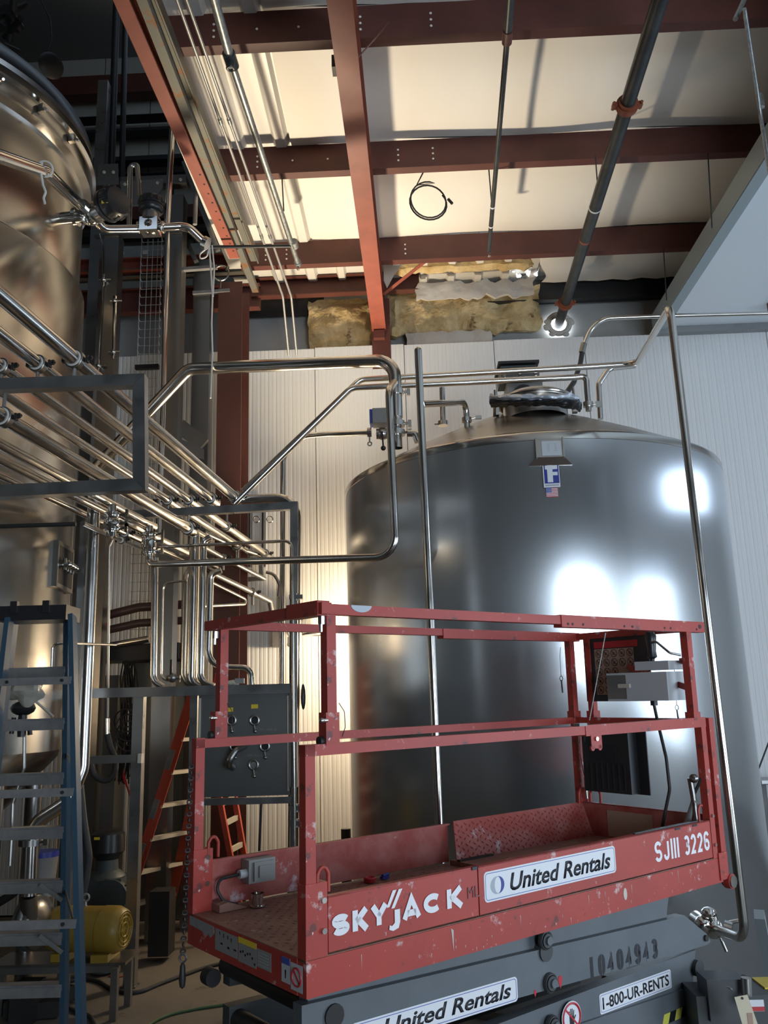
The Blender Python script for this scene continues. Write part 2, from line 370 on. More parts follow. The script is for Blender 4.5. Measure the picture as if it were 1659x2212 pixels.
# soffit on the right with its edge angle and the dark channel over the back wall
zs = 6.20; xs0 = PZ(1540, 520, zs).x
sof = struct('ceiling_soffit', B().box(((xs0 + 7) / 2 + .04, 3.9, zs + .09), (7 - xs0 - .1, 11.2, .10)), 'soffit', smooth=False)
b = B(); b.box((xs0, 3.9, zs + .12), (.012, 11.2, .22)); b.box((xs0 + .055, 3.9, zs + .006), (.11, 11.2, .012)); b.box((xs0 + .10, 3.9, zs + .03), (.012, 11.2, .05))
struct('trim_1', b, 'trimblue', smooth=False)
b = B(); b.box(((xs0 + 6.9) / 2, YW - .05, zs - .03), (6.9 - xs0, .10, .012)); b.box(((xs0 + 6.9) / 2, YW - .10, zs + .0), (6.9 - xs0, .012, .08))
struct('trim_2', b, 'frame', smooth=False)

# ------------------------------------------------------------------ roof steel
def purlin(y, x0, x1, label, holes=(), h=.28, m='oxide', zz=HC, grp='red oxide roof purlins'):
    b = B()   # Z section, lower flange towards the camera
    prof = [(0, h), (0, -.003), (.095, -.003), (.095, .02), (.089, .02), (.089, .004), (.006, .004), (.006, h)]
    b.extr(prof, (x0, y, zz), (x1, y, zz), (0, 1, 0), (0, 0, 1))
    t = thing('purlin', label, 'purlin', ((x0 + x1) / 2, y, zz), grp)
    obj('web', b, m, t, smooth=False)
    c = B()
    for hx, hz in holes: c.cyl((hx, y - .002, zz + hz), (hx, y - .006, zz + hz), .010, n=8)
    if holes: obj('bolt_hole', c, 'blanket', t)  # pale discs paint the light coming through the holes
    return t
def hx(px, py, y): return PY(px, py, y).x
trip = lambda x: [(x, .07), (x, .125), (x, .18)]
y = 5.38; purlin(y, hx(345, 70, y), 7, 'nearest red-brown purlin crossing the very top of the view, bolt holes in its web', trip(hx(462, 60, y)) + trip(hx(778, 40, y)) + trip(hx(930, 30, y)) + [(hx(555, 60, y), .12), (hx(645, 56, y), .12)])
y = 6.95; purlin(y, hx(452, 350, y), 6.8, 'red-brown purlin second from the top of the view, above the hanging cable coil', trip(hx(556, 350, y)) + trip(hx(860, 334, y)) + trip(hx(935, 330, y)) + [(hx(632, 348, y), .12), (hx(708, 348, y), .12)])
y = 8.60; purlin(y, hx(520, 555, y), 6.8, 'red-brown purlin just above the torn yellow insulation', trip(hx(574, 545, y)) + trip(hx(619, 545, y)) + trip(hx(875, 530, y)))
zq0, zq1 = PY(700, 641, 9.5).z, PY(700, 603, 9.5).z; xq0, xq1 = PY(545, 620, 9.5).x, PY(906, 620, 9.5).x
b = B(); b.box(((xq0 + xq1) / 2, 9.50, (zq0 + zq1) / 2), (xq1 - xq0, .012, zq1 - zq0)); b.box(((xq0 + xq1) / 2, 9.45, zq0), (xq1 - xq0, .10, .012)); b.box(((xq0 + xq1) / 2, 9.45, zq1), (xq1 - xq0, .10, .014))
one('eave_beam', b, 'oxide', 'deep dark red eave beam over the left of the back wall, above the yellow batts', 'beam', smooth=False)
zq0, zq1 = PY(1300, 648, 9.68).z, PY(1300, 600, 9.68).z
b = B(); b.box((3.5, 9.70, (zq0 + zq1) / 2), (5.2, .012, zq1 - zq0 + .03)); b.box((3.5, 9.65, zq0), (5.2, .10, .012))
zq0, zq1 = PY(600, 684, 9.7).z, PY(600, 640, 9.7).z; xq0, xq1 = PY(530, 660, 9.7).x, PY(700, 660, 9.7).x
one('eave_strut', B().box(((xq0 + xq1) / 2, 9.7, (zq0 + zq1) / 2), (xq1 - xq0, .03, zq1 - zq0)), 'dark', 'black strip of strut under the deep red eave beam, left of the yellow batts', 'beam', smooth=False)
one('eave_strut', b, 'dark', 'nearly black eave strut on the back wall behind the orange-coupled pipe', 'beam', smooth=False)
# central rafter: tapered I-beam hanging under the purlins
ra = PZ(726, -60, 6.36); rb = PY(819, 715, 9.50)
rt = thing('rafter', 'salmon-red rafter beam running overhead down to the middle of the back wall', 'beam', (rb.x, rb.y, rb.z))
dirr = (rb - ra).normalized(); ra2 = ra - dirr * 3.4
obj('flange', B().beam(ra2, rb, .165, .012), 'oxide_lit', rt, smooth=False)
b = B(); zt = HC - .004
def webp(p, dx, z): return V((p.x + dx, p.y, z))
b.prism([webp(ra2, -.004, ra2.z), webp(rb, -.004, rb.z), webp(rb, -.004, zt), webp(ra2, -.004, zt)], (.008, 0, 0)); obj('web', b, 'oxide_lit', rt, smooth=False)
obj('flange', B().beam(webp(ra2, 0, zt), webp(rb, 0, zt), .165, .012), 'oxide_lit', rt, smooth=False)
b = B(); b.box((rb.x, rb.y - .02, (rb.z + zt) / 2), (.16, .012, zt - rb.z)); obj('end_plate', b, 'oxide', rt, smooth=False)
obj('clip', B().box(tuple(PZ(722, 142, 6.5)), (.03, .10, .10)), 'dark', rt, smooth=False)
obj('flange_brace', B().beam(PZ(770, 128, 6.40), PZ(838, 52, 6.80), .05, .006), 'oxide', rt, smooth=False)
obj('flange_brace', B().beam(PY(828, 636, 9.15), PY(944, 545, 8.66), .05, .006), 'oxide_lit', rt, smooth=False)
b = B(); cxx = PY(824, 735, 9.58).x
b.box((cxx, 9.50, 6.35), (.22, .012, .9)); b.box((cxx, 9.62, 6.35), (.012, .22, .9)); b.box((cxx, 9.72, 6.35), (.22, .012, .9))
ct = one('wall_column', b, 'oxide', 'dark red column head behind the rafter end, between the two yellow batts', 'column', smooth=False)
b = B(); b.box((PY(819, 724, 9.46).x, 9.46, PY(819, 724, 9.46).z), (.13, .08, .10)); obj('shoe', b, 'oxide', ct, smooth=False)

# left edge assembly: red beam, grey slotted channel, rusty angle
z0 = 6.52
a, c = PZ(262, 0, z0), PZ(507, 557, z0); dd = (c - a).normalized()
t = thing('edge_beam', 'bright red-oxide beam along the edge of the dark high bay at upper left', 'beam', c)
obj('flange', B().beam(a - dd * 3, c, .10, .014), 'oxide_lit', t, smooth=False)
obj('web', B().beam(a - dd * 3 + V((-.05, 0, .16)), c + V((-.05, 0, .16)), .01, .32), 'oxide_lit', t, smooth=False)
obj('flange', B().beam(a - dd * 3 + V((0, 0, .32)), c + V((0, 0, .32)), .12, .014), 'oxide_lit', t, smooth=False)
b = B()
for k in range(10): b.cyl(c - dd * (.15 + .14 * k) + V((.02, 0, -.008)), c - dd * (.15 + .14 * k) + V((.02, 0, -.011)), .009, n=8)
obj('bolt_hole', b, 'dark', t)
a, c = PZ(306, 0, 6.60), PZ(552, 632, 6.60); dd = (c - a).normalized()
b = B(); pr = [(-.035, 0), (.035, 0), (.035, .06), (.028, .06), (.028, .007), (-.028, .007), (-.028, .06), (-.035, .06)]
sd = dd.cross(V((0, 0, 1))).normalized(); b.extr(pr, a - dd * 3, c, sd, (0, 0, 1))
one('slotted_channel', b, 'galv_rust', 'long greenish-grey slotted channel between the red edge beam and the conduits', 'channel', smooth=False)
a, c = PZ(338, 30, 6.72), PZ(548, 560, 6.72); dd = (c - a).normalized()
b = B(); b.beam(a - dd * 3, c, .06, .05); b.beam(a - dd * 3 + sd * .05, c + sd * .05, .012, .11)
one('rusty_angle', b, 'galv_rust', 'rust-speckled steel angle nearest the ribbed white ceiling liner', 'channel', smooth=False)
# big red-oxide column at the left of the back wall
xc0, xc1 = hx(468, 900, 8.75), hx(521, 900, 8.75)
b = B(); ww = xc1 - xc0; xm = (xc0 + xc1) / 2
t = thing('building_column', 'wide dull-red H column standing left of the white wall panels', 'column', (xm, 8.85, 0))
obj('flange', B().box((xm, 8.75, 3.35), (ww, .014, 6.7)), 'oxcol', t, smooth=False)
obj('web', B().box((xm, 8.88, 3.35), (.012, .26, 6.7)), 'oxide', t, smooth=False)
obj('flange', B().box((xm + .02, 9.02, 3.35), (ww + .02, .014, 6.7)), 'oxcol', t, smooth=False)
obj('base_plate', B().box((xm, 8.88, .012), (ww + .1, .4, .024)), 'oxide', t, smooth=False)
# girders over the opening into the bay
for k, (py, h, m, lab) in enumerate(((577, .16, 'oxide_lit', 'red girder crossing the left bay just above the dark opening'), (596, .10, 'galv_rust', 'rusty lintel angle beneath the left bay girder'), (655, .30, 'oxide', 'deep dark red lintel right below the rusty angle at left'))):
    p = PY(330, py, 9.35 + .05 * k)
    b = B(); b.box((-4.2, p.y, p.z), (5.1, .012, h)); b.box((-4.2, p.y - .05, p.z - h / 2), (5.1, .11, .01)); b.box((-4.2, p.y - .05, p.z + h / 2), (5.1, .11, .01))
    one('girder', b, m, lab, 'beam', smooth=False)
GL = ['topmost dark girt on the far bay cladding', 'deep red-tinged girt just over the left tank rim level', 'thinnest dark girt on the far bay cladding', 'dark girt just below the thinnest one on the bay cladding', 'dark girt level with the gooseneck pipe top', 'dark girt just above the gantry plates', 'deep red-tinged girt behind the black valve heads', 'lowest dark girt behind the valve outlet pipe']
for k, (py, h) in enumerate(((75, .10), (190, .45), (262, .05), (290, .14), (352, .16), (385, .10), (470, .30), (512, .14))):
    p = PY(250, py, 12.3)
    b = B(); b.box((-4.9, p.y, p.z), (6.3, .10, h)); b.box((-4.9, p.y - .08, p.z - h / 2), (6.3, .18, .012))
    one('girt', b, 'oxide' if k in (1, 6) else 'dark', GL[k], 'beam', 'girts on the far bay wall', smooth=False)
b = B(); p = PY(200, 545, 9.6); b.box((-3.9, 9.7, p.z), (4.4, .04, .22)); t = one('bay_lintel_panel', b, 'trimblue', 'blue-grey strip with small light patches behind the left posts', 'panel', smooth=False)
for px in (207, 263, 313): obj('light_gap', B().box(tuple(PY(px, 548 - (px - 207) * .03, 9.66)), (.055, .01, .045)), 'soffit', t, smooth=False)

# ------------------------------------------------------------------ overhead services
# two thin conduits
for pts, lab in (([(372, -30), (472, 241), (522, 389), (568, 513), (611, 640)], 'left one of two thin grey conduits running along the ribbed ceiling'), ([(393, -30), (480, 215), (541, 389), (585, 505), (629, 640)], 'right one of two thin grey conduits running along the ribbed ceiling')):
    P = [PZ(*pts[0], 6.62)]; e = PZ(*pts[-1], 6.62); e.y = min(e.y, 9.62); P.append(e); P[0] = P[0] + (P[0] - P[1]).normalized() * 5; P.append(V((e.x - .01, 9.63, 6.0)))
    t = thing('conduit', lab, 'conduit', P[1]); obj('tube', B().tube(P, .0125, .12, 10), 'conduit', t)
    for k in (.35, .72): 
        q = P[1].lerp(P[0], (1 - k) * .5); obj('coupling', B().cyl(q, q + (P[1] - P[0]).normalized() * .06, .017), 'galv', t)
# galvanised sprinkler branch with black tee, black cross pipe
a, m1, c = PZ(452, -40, 6.44), PZ(498, 128, 6.44), PZ(644, 570, 6.44)
t = thing('galvanised_pipe', 'thick galvanised sprinkler pipe running down the ribbed ceiling', 'pipe', m1)
obj('tube', B().tube([a + (a - m1).normalized() * 5, m1], .032, 0, 16), 'galv', t); obj('tube', B().tube([m1, c], .026, 0, 16), 'galv', t)
d = (c - m1).normalized(); b = B(); b.cyl(m1 - d * .06, m1 + d * .07, .045); b.cyl(m1, m1 + V((.0, 0, -.075)), .03); b.ring(m1 + V((0, 0, -.075)), (0, 0, 1), .022, .010, 16, 6); obj('tee', b, 'iron', t)
q = PZ(636, 527, 6.44); obj('coupling', B().cyl(q - d * .05, q + d * .05, .034), 'galv', t)
obj('elbow', B().cyl(c - d * .04, c + d * .01, .036), 'galv', t)
obj('sprinkler_head', B().lathe([(0, -.07), (.016, -.065), (.016, -.06), (.006, -.055), (.006, -.03), (.014, -.02), (.014, 0)], c, n=12), 'chrome', t)
one('cross_pipe', B().tube([q + V((-.03, 0, -.02)), PY(450, 534, q.y)], .017, 0, 12), 'iron', 'thin black pipe running left from the galvanised pipe to the valves', 'pipe')
# thin black sprinkler drop
a, m1, c = PZ(1105, -40, 6.5), PZ(1096, 78, 6.5), PZ(1056, 540, 6.5)
t = thing('sprinkler_pipe', 'thin black sprinkler pipe with white bands hanging left of the thick one', 'pipe', m1); d = (c - m1).normalized()
obj('tube', B().tube([a + (a - m1).normalized() * 5, m1], .030, 0, 14), 'iron', t); obj('tube', B().tube([m1, c], .021, 0, 14), 'iron', t)
obj('coupling', B().cyl(m1 - d * .05, m1 + d * .06, .036), 'oxide', t)
for yy in (445, 487):
    q = m1.lerp(c, (yy - 78) / 462 * 1.0 * 1.0); q = PZ(1096 - 40 * (yy - 78) / 462, yy, 6.5); obj('band', B().cyl(q, q + d * .02, .0225), 'white', t)
obj('sprinkler_head', B().lathe([(0, -.07), (.016, -.065), (.016, -.06), (.006, -.055), (.006, -.03), (.014, -.02), (.014, 0)], c + V((0, 0, -.01)), n=12), 'chrome', t)
# thick black main with orange couplings through a daylight hole
e = PY(1207, 700, 9.72); a = PZ(1432, -20, e.z); d = (e - a).normalized(); a = a - d * 5
t = thing('sprinkler_main', 'thick black steel pipe with orange couplings that leaves through the bright hole', 'pipe', e)
obj('tube', B().tube([a, e + d * .5], .057, 0, 20), 'iron', t)
def on(py): 
    lo, hi = 0., 1.
    return min((a.lerp(e, .4 + .6 * k / 600) for k in range(601)), key=lambda q: abs(RM.transposed() @ (q - EYE) @ V((0, 1, 0)) / -(RM.transposed() @ (q - EYE)).z * F - (1106 - py)))
for py in (228, 655):
    q = on(py); b = B(); b.cyl(q - d * .045, q + d * .045, .075, n=20); b.cyl(q - d * .02, q + d * .02, .086, n=20)
    for s in (-1, 1): b.cyl(q + V((s * .105, 0, 0)) - d * .04, q + V((s * .105, 0, 0)) + d * .04, .012); b.box(q + V((s * .09, 0, 0)), (.05, .05, .035))
    obj('grooved_coupling', b, 'orange', t)
q = on(448); obj('band', B().cyl(q, q + d * .02, .0585, n=20), 'white', t)
q = on(515); obj('rust_collar', B().cyl(q, q + d * .03, .0583, n=20), 'orange', t)
# hole in the wall around the pipe
b = B(); b.ring(e, (0, 1, 0), .125, .035, 26, 8); 
for k in range(14):
    an = random.random() * 6.28; b.ball(e + V((cos(an) * .15, -.02, sin(an) * .13 - .03)), .045, 8, (1, .4, .7))
t2 = one('pipe_hole', b, 'kraft', 'ragged hole in the upper wall letting daylight in around the thick black pipe', 'hole')
obj('daylight', B().cyl(e + V((0, .02, 0)), e + V((0, .035, 0)), .15, n=24), 'sky', t2)
# hanger rods
for (x0, y0, x1, y1, z1, lab) in ((1050, 308, 1062, 440, 6.5, 'hanger rod beside the thin black sprinkler pipe'), (1283, 308, 1291, 405, e.z, 'hanger rod holding the thick black pipe'), (1528, 326, 1538, 492, 6.0, 'dark rod hanging near the blue-grey soffit edge, upper one'), (1432, 533, 1440, 648, 6.1, 'dark rod hanging near the soffit edge, lower one'), (607, 360, 613, 456, 6.44, 'short hanger rod right of the galvanised pipe')):
    yy = PZ(x1, y1, z1).y; one('hanger_rod', B().tube([PY(x0, y0 - 16, 8.64 if y0 > 500 else 6.98), PY(x1, y1, yy)], .006, 0, 8), 'iron', lab, 'rod')
# coil of cable
cc = PY(925, 430, 7.35); b = B(); pts = []
for k in range(0, 46): 
    t_ = k / 45 * 2 * pi * 1.9 + 1.2; R = .172 + .012 * sin(k * .5); pts.append(cc + V((R * cos(t_), -.05 * sin(t_) + .002 * k, R * .86 * sin(t_))))
pts = [PY(918, 365, 7.35), PY(900, 400, 7.35)] + pts
b.tube(pts, .008, 0, 8); t = one('cable_coil', b, 'dark', 'black cable coil hanging below the ceiling between two purlins', 'cable')
obj('cable_end', B().cyl(PY(968, 430, 7.30), PY(977, 440, 7.30), .014), 'dark', t)
# brace, cable and rod at upper right
one('sway_brace', B().tube([PZ(1588, 42, 6.3), PZ(1612, -10, 6.5)], .016, 0, 12), 'galv', 'short galvanised brace at the top right corner', 'pipe')
t = one('drop_cord', B().tube([PZ(1608, 20, 6.3), PY(1640, 230, 5.6), PY(1655, 330, 5.5), PY(1672, 420, 5.4)], .014, .3, 10), 'galv', 'grey cord grip and rod dropping at the right edge', 'cable')
b = B(); q0 = PY(1641, 205, 5.6); q1 = PY(1644, 232, 5.6); b.cyl(q0, q1, .026); obj('coupling', b, 'galv', t)
b = B(); q = PY(1657, 635, 8.9); b.box(q + V((.05, 0, 0)), (.12, .05, .42)); one('red_bracket', b, 'oxide', 'short red bracket cut by the right edge above the white wall', 'bracket', smooth=False)

# ------------------------------------------------------------------ torn insulation
def batt(name, c0, c1, y, th, lab, seed, m='fiber', ragged=.07, amp=.075):
    rnd = random.Random(seed); (xa_, ya_), (xb_, yb_) = c0, c1
    A = PY(xa_, yb_, y); Bq = PY(xb_, ya_, y); nx = max(12, int((Bq.x - A.x) / .05)); nz = max(8, int((Bq.z - A.z) / .05)); b = B()
    from mathutils import noise
    def gr(side):
        g = []
        for j in range(nz + 1):
            row = []
            for i in range(nx + 1):
                u, v = i / nx, j / nz; p = V((A.x + (Bq.x - A.x) * u, 0, A.z + (Bq.z - A.z) * v))
                e = min(u * nx, (1 - u) * nx, v * nz, (1 - v) * nz) / 2.0; e = min(1, e)
                nn = noise.noise(V((p.x * 5 + seed, p.z * 5, seed))); n2 = noise.noise(V((p.x * 15, p.z * 15, seed + 3)))
                p.x += ragged * noise.noise(V((p.z * 9, seed, 1))) * (1 if i in (0, nx) else .4); p.z += ragged * noise.noise(V((p.x * 9, seed, 5))) * (1 if j in (0, nz) else .4)
                p.y = y - (th * (.25 + .75 * e) + amp * nn + amp * .45 * n2) if side else y + .03
                row.append(b.bm.verts.new(p))
            g.append(row)
        for j in range(nz):
            for i in range(nx): b.bm.faces.new((g[j][i], g[j][i + 1], g[j + 1][i + 1], g[j + 1][i]) if side else (g[j][i], g[j + 1][i], g[j + 1][i + 1], g[j][i + 1]))
        return g
    f, k = gr(1), gr(0)
    for j in range(nz):
        for ii in (0, nx): b.bm.faces.new((f[j][ii], f[j + 1][ii], k[j + 1][ii], k[j][ii]))
    for i in range(nx):
        for jj in (0, nz): b.bm.faces.new((f[jj][i], f[jj][i + 1], k[jj][i + 1], k[jj][i]))
    return one(name, b, m, lab, 'insulation')
batt('fibreglass_batt', (668, 645), (806, 765), 9.70, .09, 'square yellow-brown fibreglass batt left of the rafter end', 3)
t = batt('fibreglass_batt', (838, 622), (1163, 728), 9.70, .08, 'long torn fibreglass batt right of the rafter end', 8)
batt('fibreglass_batt', (832, 560), (1150, 592), 9.30, .07, 'thin yellow fibreglass strip just under the lowest purlin', 12, amp=.03)
batt('torn_facing', (900, 602), (1152, 648), 9.40, .012, 'white vinyl facing draped above the long yellow batt', 21, 'kraft', .09, .035)
batt('torn_facing', (880, 712), (1062, 762), 9.62, .012, 'crumpled white backing hanging below the long yellow batt', 31, 'kraft', .05, .035)
b = B(); y = 9.2
P = [PY(828, 568, y), PY(872, 568, y), PY(852, 592, y), PY(836, 622, y), PY(829, 606, y)]
b.prism(P, (0, .01, 0)); one('torn_facing', b, 'kraft', 'small white triangular flap hanging beside the rafter', 'insulation')
b = B()
rnd = random.Random(5)
for k in range(13):
    q = PY(1108 + rnd.random() * 52, 572 + rnd.random() * 26, 9.55); b.ball(q, .008 + rnd.random() * .016, 8)
one('roof_gap', b, 'sky', 'cluster of small daylight gaps at the torn insulation below the purlin', 'gap')
one('gap_shadow', B().ball(PY(1150, 580, 9.6), .05, 10, (1, .3, 1.2)).ball(PY(1128, 590, 9.62), .05, 10, (1.3, .3, .8)), 'dark', 'dark blobs standing for the shadow around the small daylight gaps', 'gap')  # shade around the gaps, modelled as dark blobs
# ------------------------------------------------------------------ the big storage tank
TC = V((1.11, 7.59, 0)); TR = 1.65; ZR = 3.86
def tz(r): return ZR + .03 + (TR - r) * .49 if r > .35 else ZR + .03 + (TR - .35) * .49 + (.35 - r) * .12
tk = thing('storage_tank', 'large brushed stainless cylindrical tank behind the red lift', 'tank', TC)
obj('shell', B().lathe([(TR - .02, .06), (TR, .10), (TR, ZR - .032)], TC, n=160), 'tank', tk)
obj('rim_band', B().lathe([(TR, ZR - .035), (TR + .004, ZR - .033), (TR + .004, ZR + .012), (TR - .001, ZR + .024), (TR - .015, ZR + .034), (TR - .06, ZR + .055)], TC, n=160), 'steel', tk)
obj('top_cone', B().lathe([(TR - .055, ZR + .05), (1.2, tz(1.2) + .01), (.8, tz(.8) + .012), (.35, tz(.35)), (.001, tz(0))], TC, n=160), 'dome', tk)
obj('base_ring', B().lathe([(TR - .05, 0), (TR - .05, .09)], TC, n=96), 'satin', tk)
def on_shell(px, py, r=TR):
    d = ray(px, py); o = EYE - TC; A = d.x * d.x + d.y * d.y; Bq = 2 * (o.x * d.x + o.y * d.y); Cq = o.x ** 2 + o.y ** 2 - r * r
    t = (-Bq - math.sqrt(max(Bq * Bq - 4 * A * Cq, 0))) / 2 / A; return EYE + d * t
# manway
mw = V((PY(1156, 885, 6.95).x, 6.95, 0)); rr = (mw - TC); mw.z = tz(rr.length)
mc = mw + V((0, 0, .05)); 
b = B(); b.lathe([(.27, -.12), (.27, .02), (.31, .02), (.315, .03), (.315, .055), (.30, .065), (.24, .10), (.12, .125), (.001, .13)], mc, n=48); obj('manway_lid', b, 'dome', tk)
obj('manway_ring', B().ring(mc + V((0, 0, .04)), (0, 0, 1), .318, .014, 48, 8), 'steel', tk)
for s in (-1, 1):
    b = B(); q = mc + V((s * .33, -.02, .0)); b.box(q, (.04, .06, .14)); b.cyl(q + V((0, 0, .05)), q + V((0, 0, .16)), .012, n=8); obj('lid_clamp', b, 'steel', tk)
# agitator drive
gb = PY(1115, 862, 7.35); b = B(); g0 = V((gb.x, 7.45, tz(.2) + .02))
g = thing('agitator_drive', 'dark grey agitator gearbox with a cover plate on top of the tank', 'motor', g0)
zt_ = PY(1118, 797, 7.45).z; zb_ = g0.z
xl_, xr_ = PY(1076, 830, 7.45).x, PY(1158, 830, 7.45).x; xm_ = (xl_ + xr_) / 2; wd_ = xr_ - xl_
zm = PY(1118, 833, 7.45).z
obj('bracket', B().box((xm_ + .05, 7.45, (zb_ + zm) / 2), (wd_ * .9, .30, zm - zb_)), 'boxgrey', g, smooth=False, bevel=.01)
obj('housing', B().box((xm_, 7.45, (zm + zt_) / 2 - .01), (wd_ * .94, .34, zt_ - zm - .05)), 'gearcap', g, smooth=False, bevel=.01)
b = B(); b.box((xm_, 7.45, zt_ - .012), (wd_ * 1.06, .40, .024)); obj('cover_plate', b, 'dark', g, smooth=False)
obj('cover_cap', B().lathe([(.15, 0), (.13, .02), (.06, .028), (.001, .03)], (xm_ + .02, 7.45, zt_), n=24), 'dark', g)
b = B(); b.box((xm_, 7.24, zm + .01), (wd_ * 1.0, .02, .045)); obj('flange_strip', b, 'frame', g, smooth=False)
for k in (-.4, 0, .4): obj('bolt', B().cyl((xm_ + wd_ * k, 7.22, zm + .01), (xm_ + wd_ * k, 7.235, zm + .01), .014, n=8), 'steel', g)
obj('shaft_bearing', B().cyl((xm_ + .03, 7.26, zb_ + .10), (xm_ + .03, 7.30, zb_ + .10), .10), 'dark', g)
obj('end_cap', B().cyl((xr_ + .03, 7.42, zb_ + .08), (xr_ + .13, 7.42, zb_ + .06), .06), 'boxgrey', g)
# crumpled plastic wrapped round the top
def crumple(pts_top, pts_bot, y0, seed, name, m, lab, cat, parent=None, depth=.16):
    from mathutils import noise
    b = B(); n = 46; rows = 7; g_ = []
    def lerpl(P, u):
        k = u * (len(P) - 1); i = min(int(k), len(P) - 2); return tuple(P[i][q] + (P[i + 1][q] - P[i][q]) * (k - i) for q in (0, 1))
    for j in range(rows):
        row = []
        for i in range(n):
            u = i / (n - 1); v = j / (rows - 1); a = lerpl(pts_top, u); c = lerpl(pts_bot, u)
            p = PY(a[0] + (c[0] - a[0]) * v, a[1] + (c[1] - a[1]) * v, y0 - .22 * sin(pi * u) - depth * sin(pi * v) * .3)
            p.y += .035 * noise.noise(V((u * 14, v * 4, seed))); p.z += .012 * noise.noise(V((u * 20, v * 5, seed + 2))); row.append(b.bm.verts.new(p))
        g_.append(row)
    for j in range(rows - 1):
        for i in range(n - 1): b.bm.faces.new((g_[j][i], g_[j][i + 1], g_[j + 1][i + 1], g_[j + 1][i]))
    bk = [[b.bm.verts.new(v.co + V((0, .05, 0))) for v in r_] for r_ in g_]
    for j in range(rows - 1):
        for i in range(n - 1): b.bm.faces.new((bk[j][i], bk[j + 1][i], bk[j + 1][i + 1], bk[j][i + 1]))
    o = obj(name, b, m, parent)
    return tag(o, lab, cat) if parent is None else o
pw = crumple([(1058, 850), (1075, 854), (1100, 851), (1150, 852), (1190, 851), (1230, 848), (1248, 855), (1256, 864)], [(1058, 864), (1080, 862), (1110, 863), (1150, 862), (1190, 862), (1230, 864), (1250, 866), (1257, 872)], 6.72, 4, 'plastic_wrap', 'silver', 'crumpled silver and black plastic sheet wrapped over the tank manway', 'sheet')
crumple([(1057, 862), (1110, 862), (1190, 862), (1250, 864), (1257, 870)], [(1062, 876), (1110, 873), (1150, 872), (1190, 872), (1235, 879), (1257, 884)], 6.73, 9, 'black_fold', 'black', None, None, pw)
one('wrap_strap', B().beam(PY(1068, 878, 6.75), PY(1068, 900, 6.9), .025, .012), 'chrome', 'short bright strap at the left end of the plastic sheet', 'strap', smooth=False)
# name plate bracket, badge and flag, all following the shell
def shell_patch(x0, x1, y0, y1, r, n=8, th=.0015):
    """curved thin patch on the shell between pixel columns/rows at its own height"""
    a = on_shell(x0, y0, r); b_ = on_shell(x1, y1, r); a0 = math.atan2(a.y - TC.y, a.x - TC.x); a1 = math.atan2(b_.y - TC.y, b_.x - TC.x)
    return a0, a1, b_.z, a.z
def patch(name, a0, a1, z0, z1, r, m, parent, n=8):
    b = B(); vs = []
    for q in (r, r - .004):
        for i in range(n + 1):
            t = a0 + (a1 - a0) * i / n
            for z in (z0, z1): vs.append(V((TC.x + q * cos(t), TC.y + q * sin(t), z)))
    v = [b.bm.verts.new(p) for p in vs]; m2 = 2 * (n + 1)
    for i in range(n):
        for o_ in (0, m2):
            k = o_ + 2 * i; b.bm.faces.new((v[k], v[k + 2], v[k + 3], v[k + 1]))
    for i in range(n):
        for s_ in (0, 1): k = 2 * i + s_; b.bm.faces.new((v[k], v[k + 2], v[k + 2 + m2], v[k + m2]))
    for e in (0, n): k = 2 * e; b.bm.faces.new((v[k], v[k + 1], v[k + 1 + m2], v[k + m2]))
    return obj(name, b, m, parent)
a0, a1, z0, z1 = shell_patch(1152, 1220, 948, 1003, TR)
br = thing('name_plate_bracket', 'square stainless bracket with a maker plate under the tank rim', 'plate', on_shell(1185, 975))
p0, p1 = on_shell(1157, 950, TR + .03), on_shell(1215, 948, TR + .03); tl = (p1 - p0).normalized(); nn = tl.cross(V((0, 0, 1))).normalized(); wz = p0.z - on_shell(1157, 990, TR + .03).z
cen = (p0 + p1) / 2 - V((0, 0, wz / 2)); R_ = Matrix((tl, -nn, (0, 0, 1))).transposed(); wdt = (p1 - p0).length
obj('plate', B().box(cen, (wdt, .012, wz), R_), 'dome', br, smooth=False)
obj('data_plate', B().box(cen + nn * .0075 + tl * .012 + V((0, 0, .0)), (wdt * .72, .003, wz * .78), R_), 'ctrl', br, smooth=False)
for s in (-1, 1): obj('side_rail', B().box(cen + tl * s * wdt / 2 - nn * .008, (.010, .045, wz + .02), R_), 'dome', br, smooth=False)
b = B(); q = cen - V((0, 0, wz / 2)); b.prism([q - tl * (wdt / 2) + nn * .02, q + tl * (wdt / 2) + nn * .02, q + tl * (wdt / 2 + .06) - nn * .02 - V((0, 0, .05)), q - tl * (wdt / 2 + .06) - nn * .02 - V((0, 0, .05))], -nn * .008); obj('drip_lip', b, 'dome', br, smooth=False)
b = B()
for cx_ in (-.02, .03):
    for k in range(5): b.box(cen + nn * .0095 + tl * (cx_ + .01) + V((0, 0, .03 - k * .012)), (.016, .0006, .005), R_)
b.box(cen + nn * .0095 + tl * .012 - V((0, 0, .055)), (.09, .0006, .004), R_); obj('stamping', b, 'inkgrey', br, smooth=False)
